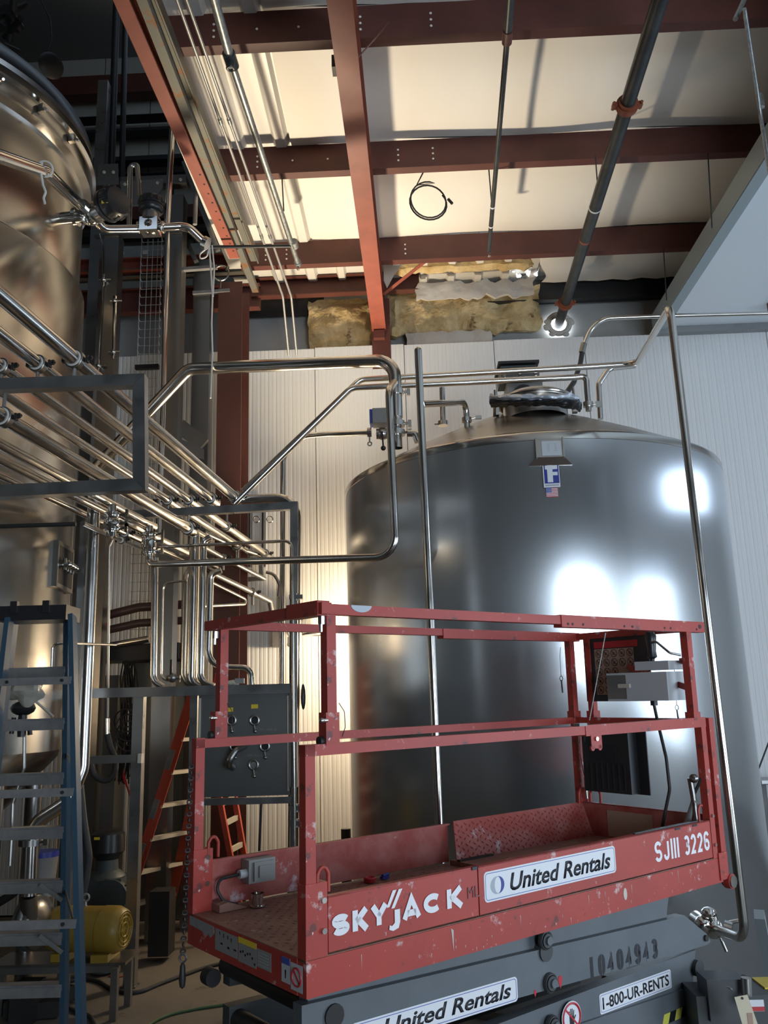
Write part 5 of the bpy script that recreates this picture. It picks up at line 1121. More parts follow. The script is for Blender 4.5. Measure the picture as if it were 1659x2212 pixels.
def united(u0, u1, h0, h1, v, par, slope=0):
    a = rrect(u0, u1, h0, h1, .016, v, .0006, 'white', 'rental_sticker', par, slope)
    W_ = u1 - u0; H = h1 - h0
    o = rrect(u0 + .006, u1 - .006, h0 + .006, h1 - .006, .012, v - .0006, .0004, 'blueline', 'border_line', a, slope, inner=.0022)
    cx, cy, rr_ = u0 + .085 * W_, (h0 + h1) / 2 + slope * .085, H * .29
    b = B(); b.prism([Lp(cx + rr_ * cos(t_) * 1.12, v - .0006, cy + rr_ * sin(t_)) for t_ in [2 * pi * k / 24 for k in range(24)]], -E2 * .0004); obj('logo_disc', b, 'inkgrey', a, smooth=False)
    b = B(); P = [(cx + rr_ * 1.12 * cos(t_) + rr_ * .15, cy + rr_ * sin(t_)) for t_ in [-pi / 2 + pi * k / 12 for k in range(13)]] + [(cx + rr_ * .55 * cos(t_) + rr_ * .15, cy + rr_ * sin(t_)) for t_ in [pi / 2 - pi * k / 12 for k in range(13)]]
    b._add([Lp(p[0], v - .0011, p[1]) for p in P], [(i, i + 1, 24 - i, 25 - i) for i in range(12)]); obj('logo_crescent', b, 'blue', a, smooth=False)
    b = B(); b.prism([Lp(cx + rr_ * .15 + rr_ * .55 * cos(t_), v - .0010, cy + rr_ * .92 * sin(t_)) for t_ in [2 * pi * k / 20 for k in range(20)]], -E2 * .0002); obj('logo_eye', b, 'white', a, smooth=False)
    ftext('United Rentals', u0 + .175 * W_, u0 + .955 * W_, h0 + H * .20, h0 + H * .80, 'ink', v - .0007, a, shear=.25, bold=.022, slope=slope * .8)
    return a
united(.772, 1.540, .042, .147, .0018, sl)
for ch_, a_, b_ in (('S', 1.815, 1.868), ('J', 1.880, 1.923), ('I', 1.937, 1.949), ('I', 1.961, 1.973), ('I', 1.985, 1.997), ('3', 2.040, 2.083), ('2', 2.093, 2.136), ('2', 2.146, 2.189), ('6', 2.199, 2.244)): sfont(ch_, a_, b_, .042, .127, .0145, 'vinyl', V1)
# notches in the top edge
S_('slot', lb(1.98, 2.02, -.0006, .004, .158, .166), 'ink'); S_('slot', lb(2.12, 2.155, -.0006, .004, .158, .166), 'ink'); S_('slot', lb(.715, .74, -.0005, .006, .162, .173), 'ink')
b = B()
rnd = random.Random(3)
for k in range(46):
    u = .12 + rnd.random() * 2.1; h = -.1 + rnd.random() * .09; w_ = .0015 + rnd.random() * .002; l_ = .004 + rnd.random() ** 3 * .05
    b.prism([Lp(u, -.0003, h), Lp(u + w_, -.0003, h), Lp(u + w_ * .5, -.0003, max(h - l_, -.108))], -E2 * .0005)
S_('paint_run', b, 'wood'); b = B(); b.prism([Lp(1.585 + .012 * cos(t_), -.0003, -.050 + .024 * sin(t_)) for t_ in [2 * pi * k / 14 for k in range(14)]], -E2 * .001); S_('paint_blob', b, 'wood')
b = B(); b.prism([Lp(.60, -.0003, -.012), Lp(.612, -.0003, -.02), Lp(.609, -.0003, -.09), Lp(.604, -.0003, -.04)], -E2 * .001); S_('paint_run', b, 'kraft')
# stickers on the end beam
def est(v0, v1, h0, h1, m, name='warning_sticker', tp=None):
    P = [(v0, h1), (v1, h1), (v1, h0), (v0, h0)] if tp is None else tp
    b = B(); b.prism([Lp(-.0022, v, h) for v, h in P], -E1 * .0006); return obj(name, b, m, sl, smooth=False)
est(0, 0, 0, 0, 'boxgrey', 'torn_sticker', [(.800, -.008), (.605, -.012), (.60, -.035), (.63, -.055), (.645, -.045), (.66, -.056), (.70, -.044), (.80, -.040)])
s_ = est(.592, .428, -.085, -.014, 'boxgrey'); k = 0
for a, c in (((.56, -.03), (.555, -.02)), ((.53, -.035), (.525, -.022)), ((.50, -.035), (.495, -.022)), ((.475, -.04), (.47, -.026)), ((.55, -.06), (.535, -.054)), ((.50, -.065), (.485, -.058)), ((.455, -.062), (.435, -.057))):
    b = B(); b.prism([Lp(-.0029, a[0], a[1]), Lp(-.0029, c[0], a[1]), Lp(-.0029, c[0], c[1]), Lp(-.0029, a[0], c[1])], -E1 * .0004); obj('print', b, 'ink', s_, smooth=False)
s_ = est(.422, .300, -.088, -.010, 'boxgrey'); b = B(); b.prism([Lp(-.0029, .422, -.010), Lp(-.0029, .300, -.010), Lp(-.0029, .300, -.028), Lp(-.0029, .422, -.028)], -E1 * .0004); obj('header', b, 'yellow', s_, smooth=False)
rnd = random.Random(4)
for kk in range(7):
    v_, h_ = .41 - .016 * kk, -.045 - .03 * rnd.random(); b = B(); b.prism([Lp(-.0029, v_, h_), Lp(-.0029, v_ - .01, h_), Lp(-.0029, v_ - .008, h_ - .008), Lp(-.0029, v_, h_ - .007)], -E1 * .0004); obj('print', b, 'ink', s_, smooth=False)
s_ = est(.296, .205, -.078, -.022, 'boxgrey')
for kk in range(5): b = B(); b.prism([Lp(-.0029, .285, -.032 - kk * .009), Lp(-.0029, .22, -.032 - kk * .009), Lp(-.0029, .22, -.034 - kk * .009), Lp(-.0029, .285, -.034 - kk * .009)], -E1 * .0004); obj('print', b, 'inkgrey', s_, smooth=False)
s_ = est(.140, .090, -.088, -.014, 'ctrl'); b = B(); b.prism([Lp(-.0029, .140, -.014), Lp(-.0029, .090, -.014), Lp(-.0029, .090, -.034), Lp(-.0029, .140, -.034)], -E1 * .0004); obj('header', b, 'blueline', s_, smooth=False)
b = B(); b.prism([Lp(-.0029, .120, -.050), Lp(-.0029, .112, -.050), Lp(-.0029, .114, -.075), Lp(-.0029, .118, -.075)], -E1 * .0004); obj('print', b, 'ink', s_, smooth=False)
s_ = est(.085, .018, -.098, -.020, 'ctrl'); c = Lp(-.0032, .051, -.058); obj('prohibition_ring', B().ring(c, E1, .026, .003, 24, 5).beam(c + E2 * .017 + E3 * .017, c - E2 * .017 - E3 * .017, .002, .006), 'redink', s_)
# ---- scissor stack, chassis, wheels
def arm(hl, hr, uL, uR, lab, v=.058, tipR=True):
    hh = .148; b = B(); P = [(uL, hl - hh), (uL, hl), (uR, hr), (uR + .16, hr - hh * .72), (uR + .19, hr - hh * .98), (uR + .15, hr - hh * 1.03), (uR, hr - hh)] if tipR else [(uL, hl - hh), (uL, hl), (uR, hr), (uR - .03, hr - hh * .5), (uR - .05, hr - hh)]
    if uL > .2: P[0] = (uL - .10, hl - hh); 
    b.prism([Lp(u, v, h) for u, h in P], E2 * .05); return S_('scissor_arm', b, 'grey', bevel=.006)
arm(-.100, -.115, .06, 2.02, '', .085, False)
a1_ = arm(-.145, -.226, .02, 2.08, ''); a2_ = arm(-.405, -.388, .10, 2.16, '', .07, False); a3_ = arm(-.455, -.525, .06, 2.10, '')
arm(-.66, -.64, .1, 2.14, '', .07, False)
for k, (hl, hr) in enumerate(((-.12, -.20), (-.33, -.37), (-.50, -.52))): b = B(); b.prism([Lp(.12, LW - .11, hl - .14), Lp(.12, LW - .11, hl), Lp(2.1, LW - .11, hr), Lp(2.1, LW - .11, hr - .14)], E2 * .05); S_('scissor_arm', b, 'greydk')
for u_, h_, m in ((.14, -.20, 'dark'), (.16, -.38, 'dark'), (.14, -.55, 'dark'), (2.15, -.46, 'greydk'), (1.14, -.2, 'greydk')): S_('cross_tube', B().cyl(Lp(u_, .05, h_), Lp(u_, LW - .05, h_), .036), m, smooth=True)
for u_, h_ in ((.10, -.235),): S_('roller', B().cyl(Lp(u_ - .02, LW - .06, h_), Lp(u_ - .02, LW - .01, h_), .032), 'dark', smooth=True)
for u_, h_ in ((1.138, -.158), (1.150, -.312), (1.151, -.462)):
    p = S_('pivot_boss', B().cyl(Lp(u_, .058, h_), Lp(u_, .046, h_), .036, n=24).cyl(Lp(u_, .046, h_), Lp(u_, .038, h_), .026, n=24), 'greydk', smooth=True)
    obj('retaining_ring', B().ring(Lp(u_, .046, h_), E2, .031, .004, 24, 6), 'dark', p); obj('pin', B().cyl(Lp(u_ + .004, .040, h_), Lp(u_ + .004, .030, h_), .016, n=16), 'grey', p)
for h_ in (-.392, -.672): S_('tip_pin', B().cyl(Lp(2.225, .058, h_ + .045), Lp(2.225, .048, h_ + .045), .014), 'dark', smooth=True)
for u_, h_, s_ in ((1.215, -.325, .022), (1.07, -.335, .012)):
    b = B(); b.prism([Lp(u_ + s_ * .45 * cos(t_) + s_ * .2 * sin(2 * t_), .0575, h_ + s_ * 1.1 * sin(t_)) for t_ in [2 * pi * k / 12 for k in range(12)]], -E2 * .0008)
    S_('red_paint_mark', b, 'redink')
# stencilled number with breaks
for k, ch_ in enumerate('10404943'): a_ = 1.390 + k * .0605; sfont(ch_, a_ + (.012 if ch_ == '1' else 0), a_ + (.026 if ch_ == '1' else .044), -.352 - k * .0012, -.272 - k * .0012, .0185, 'ink', .0575, stencil=True)
united(.205, .975, -.325, -.240, .0572, sl, slope=-.014)
rrect(1.457, 1.953, -.500, -.424, .010, .0690, .0006, 'white', 'phone_sticker', sl, -.003); rrect(1.463, 1.947, -.494, -.430, .007, .0684, .0003, 'blueline', 'border_line', sl, -.003, inner=.0018)
ftext('1-800-UR-RENTS', 1.475, 1.935, -.485, -.440, 'ink', .0683, bold=.02, slope=-.003)
c = Lp(1.268, .0560, -.462); st = S_('hand_sticker', B().cyl(c + E2 * .0015, c + E2 * .0005, .058, n=28), 'white', smooth=True)
obj('prohibition_ring', B().ring(c, E2, .050, .0045, 32, 5).beam(c + E1 * -.036 + E3 * .036, c + E1 * .036 - E3 * .036, .002, .007), 'redink', st)
b = B(); b.beam(c - E3 * .028, c + E3 * .004, .026, .001, E2)
for k, (du, dl) in enumerate(((-.010, .024), (-.003, .031), (.004, .030), (.011, .024))): b.beam(c + E1 * du, c + E1 * du * 1.3 + E3 * dl, .0045, .001, E2)
b.beam(c + E1 * .010 - E3 * .012, c + E1 * .024 + E3 * .004, .005, .001, E2); obj('hand_symbol', b, 'ink', st, smooth=False)
hz = thing('x', '', '', (0, 0, 0)) if False else None
for k in range(6):
    u0_ = 1.845 + k * .046; b = B(); b.prism([Lp(u0_, .0572, -.628), Lp(u0_ + .046, .0572, -.628), Lp(u0_ + .066, .0572, -.588), Lp(u0_ + .020, .0572, -.588)], -E2 * .0006); S_('hazard_stripe', b, 'ink' if k % 2 else 'stripe')
ch_ = S_('chassis', lb(-.02, LL + .05, .06, LW - .06, -1.06, -.82), 'greydk', bevel=.01); 
for u_ in (.30, 1.95):
    for v_ in (.02, LW - .10):
        c = Lp(u_, v_, 0); c.z = .19; w_ = S_('wheel', B().cyl(c, c + E2 * .09, .19, n=28), 'rubber', smooth=True); obj('hub', B().cyl(c - E2 * .004, c + E2 * .094, .10, n=20), 'ctrl', w_)
en = S_('entry_end', lb(2.28, 2.46, .04, LW - .10, -1.0, -.66), 'greydk', bevel=.01)
b = B(); b.tube([Lp(2.30, .10, -.56), Lp(2.38, .08, -.545), Lp(2.42, .08, -.60), Lp(2.42, .08, -.72)], .028, .04, 12); S_('tow_lug', b, 'greydk', smooth=True)
S_('pull_rod', B().cyl(Lp(2.06, .02, -.70), Lp(2.44, .02, -.57), .020).cyl(Lp(2.4, .02, -.585), Lp(2.46, .02, -.565), .028), 'greydk', smooth=True)
# machine parts at the lower right corner behind the lift
t = thing('ground_control_unit', 'dark greasy machinery with a red and white label at the lower right corner', 'machine', PY(1600, 2190, 3.9))
b = B(); b.box(PY(1600, 2195, 4.15), (.42, .2, .22)); b.box(PY(1560, 2150, 4.1), (.16, .14, .16)); obj('housing', b, 'greydk', t, smooth=False, bevel=.015)
b = B(); b.ring(PY(1567, 2145, 4.05), (.2, 1, .3), .030, .012, 20, 8); b.cyl(PY(1612, 2112, 4.0), PY(1614, 2150, 4.0), .022); obj('fitting', b, 'satin', t)
q = PY(1635, 2172, 3.92); l_ = obj('label', B().box(q, (.058, .003, .042)), 'white', t, smooth=False); obj('label_band', B().box(q + V((0, -.002, -.012)), (.058, .002, .016)), 'redink', t, smooth=False)
q = PY(1612, 2185, 3.80); tgx = one('hang_tag', B().prism([q + V(p) for p in ((-.040, 0, .052), (.012, 0, .060), (.048, 0, -.08), (-.012, 0, -.09))], (0, .002, 0)), 'tag', 'cream card tag with faint red print hanging at the lower right', 'tag', smooth=False)
obj('eyelet', B().cyl(q + V((-.010, -.002, .048)), q + V((-.010, .003, .048)), .005), 'dark', tgx); obj('print', B().box(q + V((.012, -.0015, -.03)), (.02, .0008, .05)), 'scuff' if 'scuff' in M else 'tan', tgx, smooth=False)
one('yellow_case', B().box(PY(1665, 2165, 4.2), (.09, .15, .16)), 'yellow', 'bright yellow case edge at the lower right border', 'case', smooth=False, bevel=.01)
# ------------------------------------------------------------------ manifold stand and panel
SY = 7.0
def PYl(px, py, y=SY): return PY(px, py, y)
t = thing('pipe_stand', 'long dark square-tube stand carrying the pipes and the manifold panel', 'stand', PZ(290, 2122, 0))
a, c = PYl(150, 1499), PYl(634, 1487); obj('top_rail', B().beam(a, c, .07, .075), 'frame', t, smooth=False, bevel=.005)
foot = PZ(291, 2122, 0); obj('leg', B().box((foot.x, SY + .04, (a.z - .03) / 2), (.085, .085, a.z - .03)), 'frame', t, smooth=False, bevel=.005); obj('foot_plate', B().box((foot.x, SY + .04, .006), (.11, .11, .012)), 'frame', t, smooth=False)
q = PYl(414, 1730); obj('leg', B().box((q.x, SY + .03, (q.z + a.z) / 2), (.06, .06, a.z - q.z)), 'frame', t, smooth=False, bevel=.005)
q0 = PYl(185, 1642); q1 = PYl(303, 1638); obj('cross_bar', B().beam(q0, q1, .06, .06), 'frame', t, smooth=False, bevel=.005); obj('tape', B().beam(PYl(300, 1638, 6.95), PYl(308, 1638, 6.95), .065, .07), 'wood', t, smooth=False)
a, c = PYl(412, 1733), PYl(640, 1727); obj('lower_rail', B().beam(a, c, .05, .05), 'frame', t, smooth=False, bevel=.005)
q = PYl(634, 1500, 7.03); obj('leg', B().box((q.x - .02, 7.08, q.z / 2), (.06, .06, q.z)), 'frame', t, smooth=False, bevel=.005)
mp = thing('manifold_panel', 'dull grey stainless manifold panel with round ports', 'panel', PYl(525, 1730))
x0, x1 = PYl(428, 1600).x, PYl(627, 1600).x; zt, zb = PYl(527, 1497).z, PYl(527, 1720).z
obj('sheet', B().box(((x0 + x1) / 2, 7.0, (zt + zb) / 2), (x1 - x0, .012, zt - zb)), 'panel_ss', mp, smooth=False)
for x in (x0 + .015, x1 - .015): obj('edge_strip', B().box((x, 6.985, (zt + zb) / 2), (.012, .012, (zt - zb) * .92)), 'wood', mp, smooth=False)
for k, (px, py, m) in enumerate(((500, 1556, 'ink'), (550, 1556, 'ink'), (572, 1612, 'ink'), (507, 1612, 'ink'), (548, 1652, 'alu'))):
    q = PYl(px, py, 6.98); p = obj('port', B().ring(q, (0, 1, 0), .034, .010, 24, 8), 'satin', mp); obj('bore', B().cyl(q + V((0, .012, 0)), q + V((0, .006, 0)), .030), m, p)
    obj('latch', B().cyl(q + V((0, -.01, -.04)), q + V((.01, -.02, -.085)), .008, n=8).ball(q + V((.01, -.02, -.085)), .014, 8), 'satin', p)
for px, py, ww in ((498, 1533, .04), (550, 1526, .055)): obj('yellow_label', B().box(PYl(px, py, 6.992), (ww, .002, .032)), 'yellow', mp, smooth=False)
for x0_, x1_, py in ((560, 597, 1576), (480, 497, 1634), (532, 570, 1632)):
    q0, q1 = PYl(x0_, py, 6.992), PYl(x1_, py, 6.992); n = int((x1_ - x0_) / 3); b = B()
    for k in range(n):
        if k % 5 == 4: continue
        b.box(q0.lerp(q1, (k + .5) / n), (.006, .001, .014))
    obj('printed_line', b, 'alu', mp, smooth=False)
P = [PYl(530, 1610, 6.96), PYl(508, 1622, 6.86), PYl(492, 1650, 6.83), PYl(502, 1658, 6.96)]; obj('jumper_pipe', B().tube(P, .026, .05, 14), 'satin', mp)
one('safety_glove', B().ball(PY(655, 1505, 7.1), .035, 10, (.6, .6, 3)), 'black', 'black glove-like pad hanging at the right of the manifold panel', 'glove')
b = B(); rnd = random.Random(2)
for k in range(7): b.ball(PYl(478 + k * 5, 1476 - (k % 3), 7.0), .022 + .01 * rnd.random(), 8, (1.2, 1, .7))
one('rag_pile', b, 'wood', 'small pale rag bundle lying on the stand above the panel', 'rag')
b = B(); b.box(PYl(518, 1471, 7.0), (.07, .05, .04)); one('junction_box', b, 'boxgrey', 'tiny grey box on the stand beside the rag', 'box', smooth=False, bevel=.004)
q = PYl(373, 1464, 7.05); b = B(); b.cyl(q - V((.05, 0, 0)), q + V((.06, 0, 0)), .022); b.ball(q, .04, 10); b.box(q + V((.03, 0, -.02)), (.06, .03, .03)); t = one('ball_valve', b, 'satin', 'small ball valve with an upright black handle on the stand rail', 'valve')
obj('handle', B().box(q + V((-.01, -.02, .08)), (.018, .01, .13)), 'black', t, smooth=False)
one('ball_valve_cord', B().tube([PY(565, 1722, 7.02), PY(562, 1790, 7.02), PY(560, 1838, 7.02)], .010, 0, 8), 'black', 'black cord hanging below the manifold panel', 'cord')
# wall lamp, boxes on the wall
q = PY(678, 1350, 9.25); t = thing('wall_lamp', 'round caged white lamp on the wall right of the vertical pipes', 'lamp', q)
obj('lens', B().cyl(q - V((0, 0, .10)), q + V((0, 0, .07)), .115, n=28), 'lens', t); obj('cap', B().lathe([(.13, 0), (.12, .05), (.05, .08), (.001, .085)], q + V((0, 0, .07)), n=28), 'alu', t); obj('ring', B().ring(q - V((0, 0, .10)), (0, 0, 1), .12, .01, 28, 8), 'alu', t)
for k in range(6): a_ = k * pi / 3; obj('cage_wire', B().tube([q + V((.13 * cos(a_), .13 * sin(a_), .07)), q + V((.135 * cos(a_), .135 * sin(a_), -.02)), q + V((.12 * cos(a_), .12 * sin(a_), -.11))], .004, 0, 6), 'galv', t)
obj('bracket', B().box(q + V((0, .15, .05)), (.05, .16, .05)), 'alu', t, smooth=False)
b = B(); q = PY(603, 1372, 9.38); b.box(q, (.13, .12, .26)); t = one('wall_box', b, 'alu', 'pale square box on the wall behind the top left rail corner', 'box', smooth=False, bevel=.006)
obj('conduit', B().tube([q + V((0, 0, .13)), q + V((0, 0, .45))], .015, 0, 8), 'alu', t)
b = B(); q = PY(626, 1376, 9.4); b.cyl(q, q - V((0, 0, .07)), .025); b.ball(q - V((0, 0, .08)), .03, 8); b.tube([q, q + V((-.03, 0, .05))], .01, 0, 6); one('wall_sensor', b, 'conduit', 'tiny sensor on the wall between the two vertical pipes', 'sensor')
one('dark_can', B().cyl(V((PY(747, 1812, 8.2).x, 8.2, 0)), PY(747, 1790, 8.2), .045), 'black', 'top of a dark round post standing behind the lift by the tank edge', 'can')
# brown insulated lines at the wall behind the stand
for k, (pts, r_) in enumerate((([(228, 1330), (300, 1312), (395, 1306)], .045), ([(228, 1362), (300, 1346), (400, 1340)], .040), ([(205, 1398), (230, 1396), (322, 1380)], .035))):
    P = [PY(px, py, 8.6) for px, py in pts]; one('insulated_line', B().tube(P, r_, .2, 12), ('brown_pipe', 'brown_pipe', 'steel')[k], ('upper brown pipe curving behind the left drop pipe', 'lower brown pipe curving behind the left drop pipe', 'bright pipe just above the grey duct behind the stand')[k], 'pipe')
one('cable_duct', B().box(PY(290, 1412, 8.9), (1.05, .5, .16)), 'dark', 'dark horizontal duct behind the cable bundle', 'duct', smooth=False, bevel=.006)
t = thing('cable_bundle', 'messy hanging bundle of thin black cables behind the stand', 'cable', PY(275, 1600, 8.3)); rnd = random.Random(8)
b = B()
for k in range(26):
    x = 262 + rnd.random() * 28; pts = [PY(x, 1428, 8.4)]; xx = x
    for j in range(6): xx += rnd.uniform(-9, 8); pts.append(PY(max(248, min(300, xx)), 1460 + j * 45 + rnd.uniform(-10, 10), 8.3 + rnd.uniform(-.06, .06)))
    b.tube(pts, .007, .05, 5)
o = obj('cables', b, 'dark', t); o['kind'] = 'stuff'
b = B()
for k in range(5): b.ring(PY(278 + rnd.uniform(-8, 8), 1560 + k * 12, 8.2), (rnd.uniform(-.3, .3), 1, rnd.uniform(-.3, .3)), .11 + .02 * rnd.random(), .007, 22, 6)
obj('coil', b, 'dark', t)
b = B(); b.tube([PY(258, 1650, 8.3), PY(270, 1690, 8.3), PY(288, 1730, 8.3)], .008, .1, 6); b.tube([PY(262, 1650, 8.3), PY(275, 1700, 8.3), PY(284, 1730, 8.3)], .008, .1, 6); obj('red_wire', b, 'redink', t)
one('control_cabinet', B().box((PY(215, 1700, 8.9).x - .05, 8.9, 1.2), (.5, .3, 2.4)), 'bay', 'dim cabinet standing behind the round steel pipe at left', 'cabinet', smooth=False)
one('grey_door_panel', B().box((PY(352, 1700, 9.2).x, 9.2, 1.36), (.66, .06, 2.7)), 'panel_ss', 'grey sheet panel standing behind the stand, left of the orange ladder', 'panel', smooth=False)
obj('panel_slot', B().box((PY(359, 1600, 9.15).x, 9.165, 1.5), (.02, .03, 2.2)), 'ink', bpy.data.objects['grey_door_panel'], smooth=False)
# big round pipe left of the stand with a bend at its foot
P = [PY(204, 1075, 6.3), PY(178, 1660, 6.3), PY(150, 1730, 6.25), PY(68, 1782, 6.2), PY(62, 1935, 6.2)]
t = thing('suction_pipe', 'thick bright pipe running down behind the blue ladder to the pump', 'pipe', P[-1]); obj('tube', B().tube(P, .048, .16, 20), 'steel', t)
q = PY(65, 1820, 6.2); obj('clamp', B().cyl(q - V((0, 0, .02)), q + V((0, 0, .02)), .075, n=20).cyl(q, q + V((.12, 0, .01)), .012).box(q + V((.11, 0, .01)), (.03, .03, .06)), 'satin', t)
one('stand_post', B().box((PY(178, 1300, 6.6).x, 6.6, PY(178, 1130, 6.6).z / 2), (.07, .07, PY(178, 1130, 6.6).z)), 'frame', 'dark square post behind the thick bright pipe', 'post', smooth=False)
one('tank_side_tube', B().tube([PY(112, 1442, 5.6), PY(114, 1392, 5.6), PY(135, 1389, 5.6), PY(250, 1393, 6.6)], .010, .06, 8), 'steel', 'thin bent tube at the right side of the left tank', 'tube')
# hanging hose with crimped end
t = thing('steel_hose', 'thin vertical hose with a crimped end and a loop behind the stand', 'hose', PY(235, 1640, 7.6))
obj('pipe', B().tube([PY(242, 1165, 7.3), PY(236, 1180, 7.3), PY(232, 1550, 7.5)], .013, .06, 10), 'satin', t); obj('ferrule', B().cyl(PY(232, 1552, 7.5), PY(232, 1586, 7.5), .022), 'chrome', t)
obj('hose', B().tube([PY(232, 1586, 7.5), PY(238, 1612, 7.5), PY(250, 1640, 7.5), PY(249, 1672, 7.5), PY(228, 1690, 7.5), PY(203, 1675, 7.5), PY(196, 1650, 7.5)], .026, .1, 10), 'rubber', t)
obj('red_band', B().cyl(PY(233, 1345, 7.44), PY(233, 1352, 7.44), .016), 'redink', t)
# plastic bag and sample valve on the cone
q = PY(55, 1493, 4.98); b = B(); from mathutils import noise
b.ball(q, .11, 24, (.95, .7, .62))
for v_ in b.bm.verts: v_.co += (v_.co - q).normalized() * .045 * noise.noise(v_.co * 16)
t = one('plastic_bag', b, 'bag', 'cloudy plastic bag tied over a valve, seen through the blue ladder', 'bag')
t = thing('sampling_valve', 'black sampling valve with a thin drain tube below the plastic bag', 'valve', PY(50, 1540, 5.0))
q = PY(50, 1530, 5.0); obj('body', B().ball(q, .06, 12, (1.2, 1, .7)).cyl(q, q - V((0, 0, .16)), .025).cyl(q - V((.05, 0, .05)), q - V((.06, 0, .14)), .014).cyl(q - V((-.04, 0, .08)), q - V((-.05, 0, .15)), .014), 'black', t)
obj('drain_tube', B().tube([PY(53, 1560, 5.0), PY(52, 1660, 5.0), PY(28, 1735, 5.0), PY(26, 1800, 5.0), PY(22, 1870, 5.0)], .010, .04, 8), 'satin', t)
obj('side_arm', B().tube([PY(60, 1500, 5.0), PY(115, 1548, 5.0)], .008, 0, 8), 'wood', t)
obj('seam_band', B().lathe([(LR * .86, -.006), (LR * .875, 0), (LR * .86, .006)], LC + V((0, 0, 1.45)), n=96), 'steel', bpy.data.objects['jacketed_tank'])
# ------------------------------------------------------------------ ladders
def rail(b, a, c, w_, d_, up=(0, 1, 0)): return b.beam(a, c, w_, d_, up)
t = thing('step_ladder', 'blue fibreglass step ladder with grey metal steps at the left edge', 'ladder', V((-1.9, 4.3, 0)))
NR, NL = (PY(156, 1330, 4.36), PZ(188, 2775, 0)), (PY(20, 1338, 4.36), PZ(-148, 2790, 0))
FR, FL = (PY(147, 1335, 4.52), PZ(136, 2378, 0)), (PY(30, 1340, 4.52), PZ(-96, 2385, 0))
for (a, c), w_ in ((NR, .055), (NL, .055), (FR, .06), (FL, .06)):
    o = obj('rail', B().beam(a, c, w_ * .45, w_, (0, 1, 0)), 'ladblue', t, smooth=False, bevel=.003); obj('foot', B().box(c + V((0, 0, .02)), (.06, .08, .04)), 'black', o, smooth=False)
a, c = PY(8, 1330, 4.44), PY(158, 1326, 4.44); obj('top_cap', B().beam(a, c, .19, .075), 'black', t, smooth=False, bevel=.012)
for px in (48, 116): q = a.lerp(c, (px - 8) / 150); obj('cap_ridge', B().box(q + V((0, -.092, .03)), (.035, .03, .06)), 'black', t, smooth=False, bevel=.008)
def at_z(r, z): a, c = r; return a.lerp(c, (z - a.z) / (c.z - a.z))
for py in (1447, 1557, 1673, 1788, 1902, 2122, 2012):
    zz = PY(140, py, 4.6 + (py - 1447) * .0006).z; p, q = at_z(FL, zz), at_z(FR, zz)
    s_ = obj('step', B().beam(p, q, .075, .03, (0, 0, 1)), 'alu', t, smooth=False); obj('step_lip', B().beam(p - V((0, .04, .02)), q - V((0, .04, .02)), .006, .05), 'alu', s_, smooth=False)
for py in (1470, 1708, 1992): 
    best = min((at_z(NR, z_ / 100) for z_ in range(20, 260)), key=lambda q: abs(-(RM.transposed() @ (q - EYE)).y / (-(RM.transposed() @ (q - EYE)).z) * F - (py - 1106)))
    p, q = at_z(NL, best.z), best
    s_ = obj('rear_brace', B().beam(p - V((0, .03, 0)), q - V((0, .03, 0)), .012, .036), 'alu', t, smooth=False)
    for f_ in (.12, .88): w_ = p.lerp(q, f_); obj('rivet', B().cyl(w_ - V((0, .036, 0)), w_ - V((0, .043, 0)), .008, n=10), 'dark', s_)
    obj('gusset', B().beam(q + V((-.02, .02, -.01)), at_z(NR, best.z - .12) + V((-.15, .02, .12)), .006, .02), 'alu', s_, smooth=False)
for zz in (1.05, 1.75): obj('spreader', B().beam(at_z(NR, zz), at_z(FR, zz + .03), .006, .025), 'alu', t, smooth=False); obj('spreader', B().beam(at_z(NL, zz), at_z(FL, zz + .03), .006, .025), 'alu', t, smooth=False)
for a_, c_ in (((86, 1512 + 400), (134, 1545 + 400)), ((86, 2022), (134, 2058))): obj('step_brace', B().beam(PY(*a_, 4.75), PY(*c_, 4.75), .006, .02), 'alu', t, smooth=False)
# orange ladder standing open behind the panel
t = thing('orange_ladder', 'orange fibreglass step ladder standing open behind the manifold panel', 'ladder', PZ(275, 2000, 0))
fa, fb = PY(430, 1455, 7.75), PZ(246, 2045, 0); ga, gb_ = PY(446, 1470, 8.2), PY(318, 2010, 7.55)
d = V((.18, .38, 0))
g_top = fa + V((.12, .30, 0)); g_bot = fb + V((.30, .55, 0))
rails = [(fa, fb), (g_top, g_bot)]
for a, c in rails: obj('rail', B().beam(a, c, .035, .085, (1, 0, .3)), 'ladorange', t, smooth=False, bevel=.003)
for k in range(1, 8):
    f_ = k / 8.2; p, q = fa.lerp(fb, f_), g_top.lerp(g_bot, f_); obj('step', B().beam(p, q, .085, .03), 'wood', t, smooth=False)
for f_ in (.28, .46, .62, .80): p = fa.lerp(fb, f_); p2 = fa.lerp(fb, f_ + .07); obj('sticker', B().beam(p + V((-.01, -.052, 0)), p2 + V((-.01, -.052, 0)), .05, .004, (0, 1, 0)), 'alu', t, smooth=False)
ra_, rb_ = [(PY(470, 1700, 8.3), PY(502, 1870, 8.3)), (PY(503, 1700, 8.5), PY(532, 1870, 8.5))], None
for a, c in ra_:
    dd_ = (c - a).normalized(); c2 = c + dd_ * ((-c.z) / dd_.z) if dd_.z else c; a2 = a - dd_ * 1.0
    obj('rear_rail', B().beam(a2, c2, .045, .06, (0, 1, 0)), 'ladorange', t, smooth=False, bevel=.003)
for py in (1730, 1772, 1830): obj('rear_rung', B().beam(PY(470 + (py - 1700) * .19, py + 8, 8.3), PY(503 + (py - 1700) * .17, py - 8, 8.5), .03, .045), 'wood', t, smooth=False)
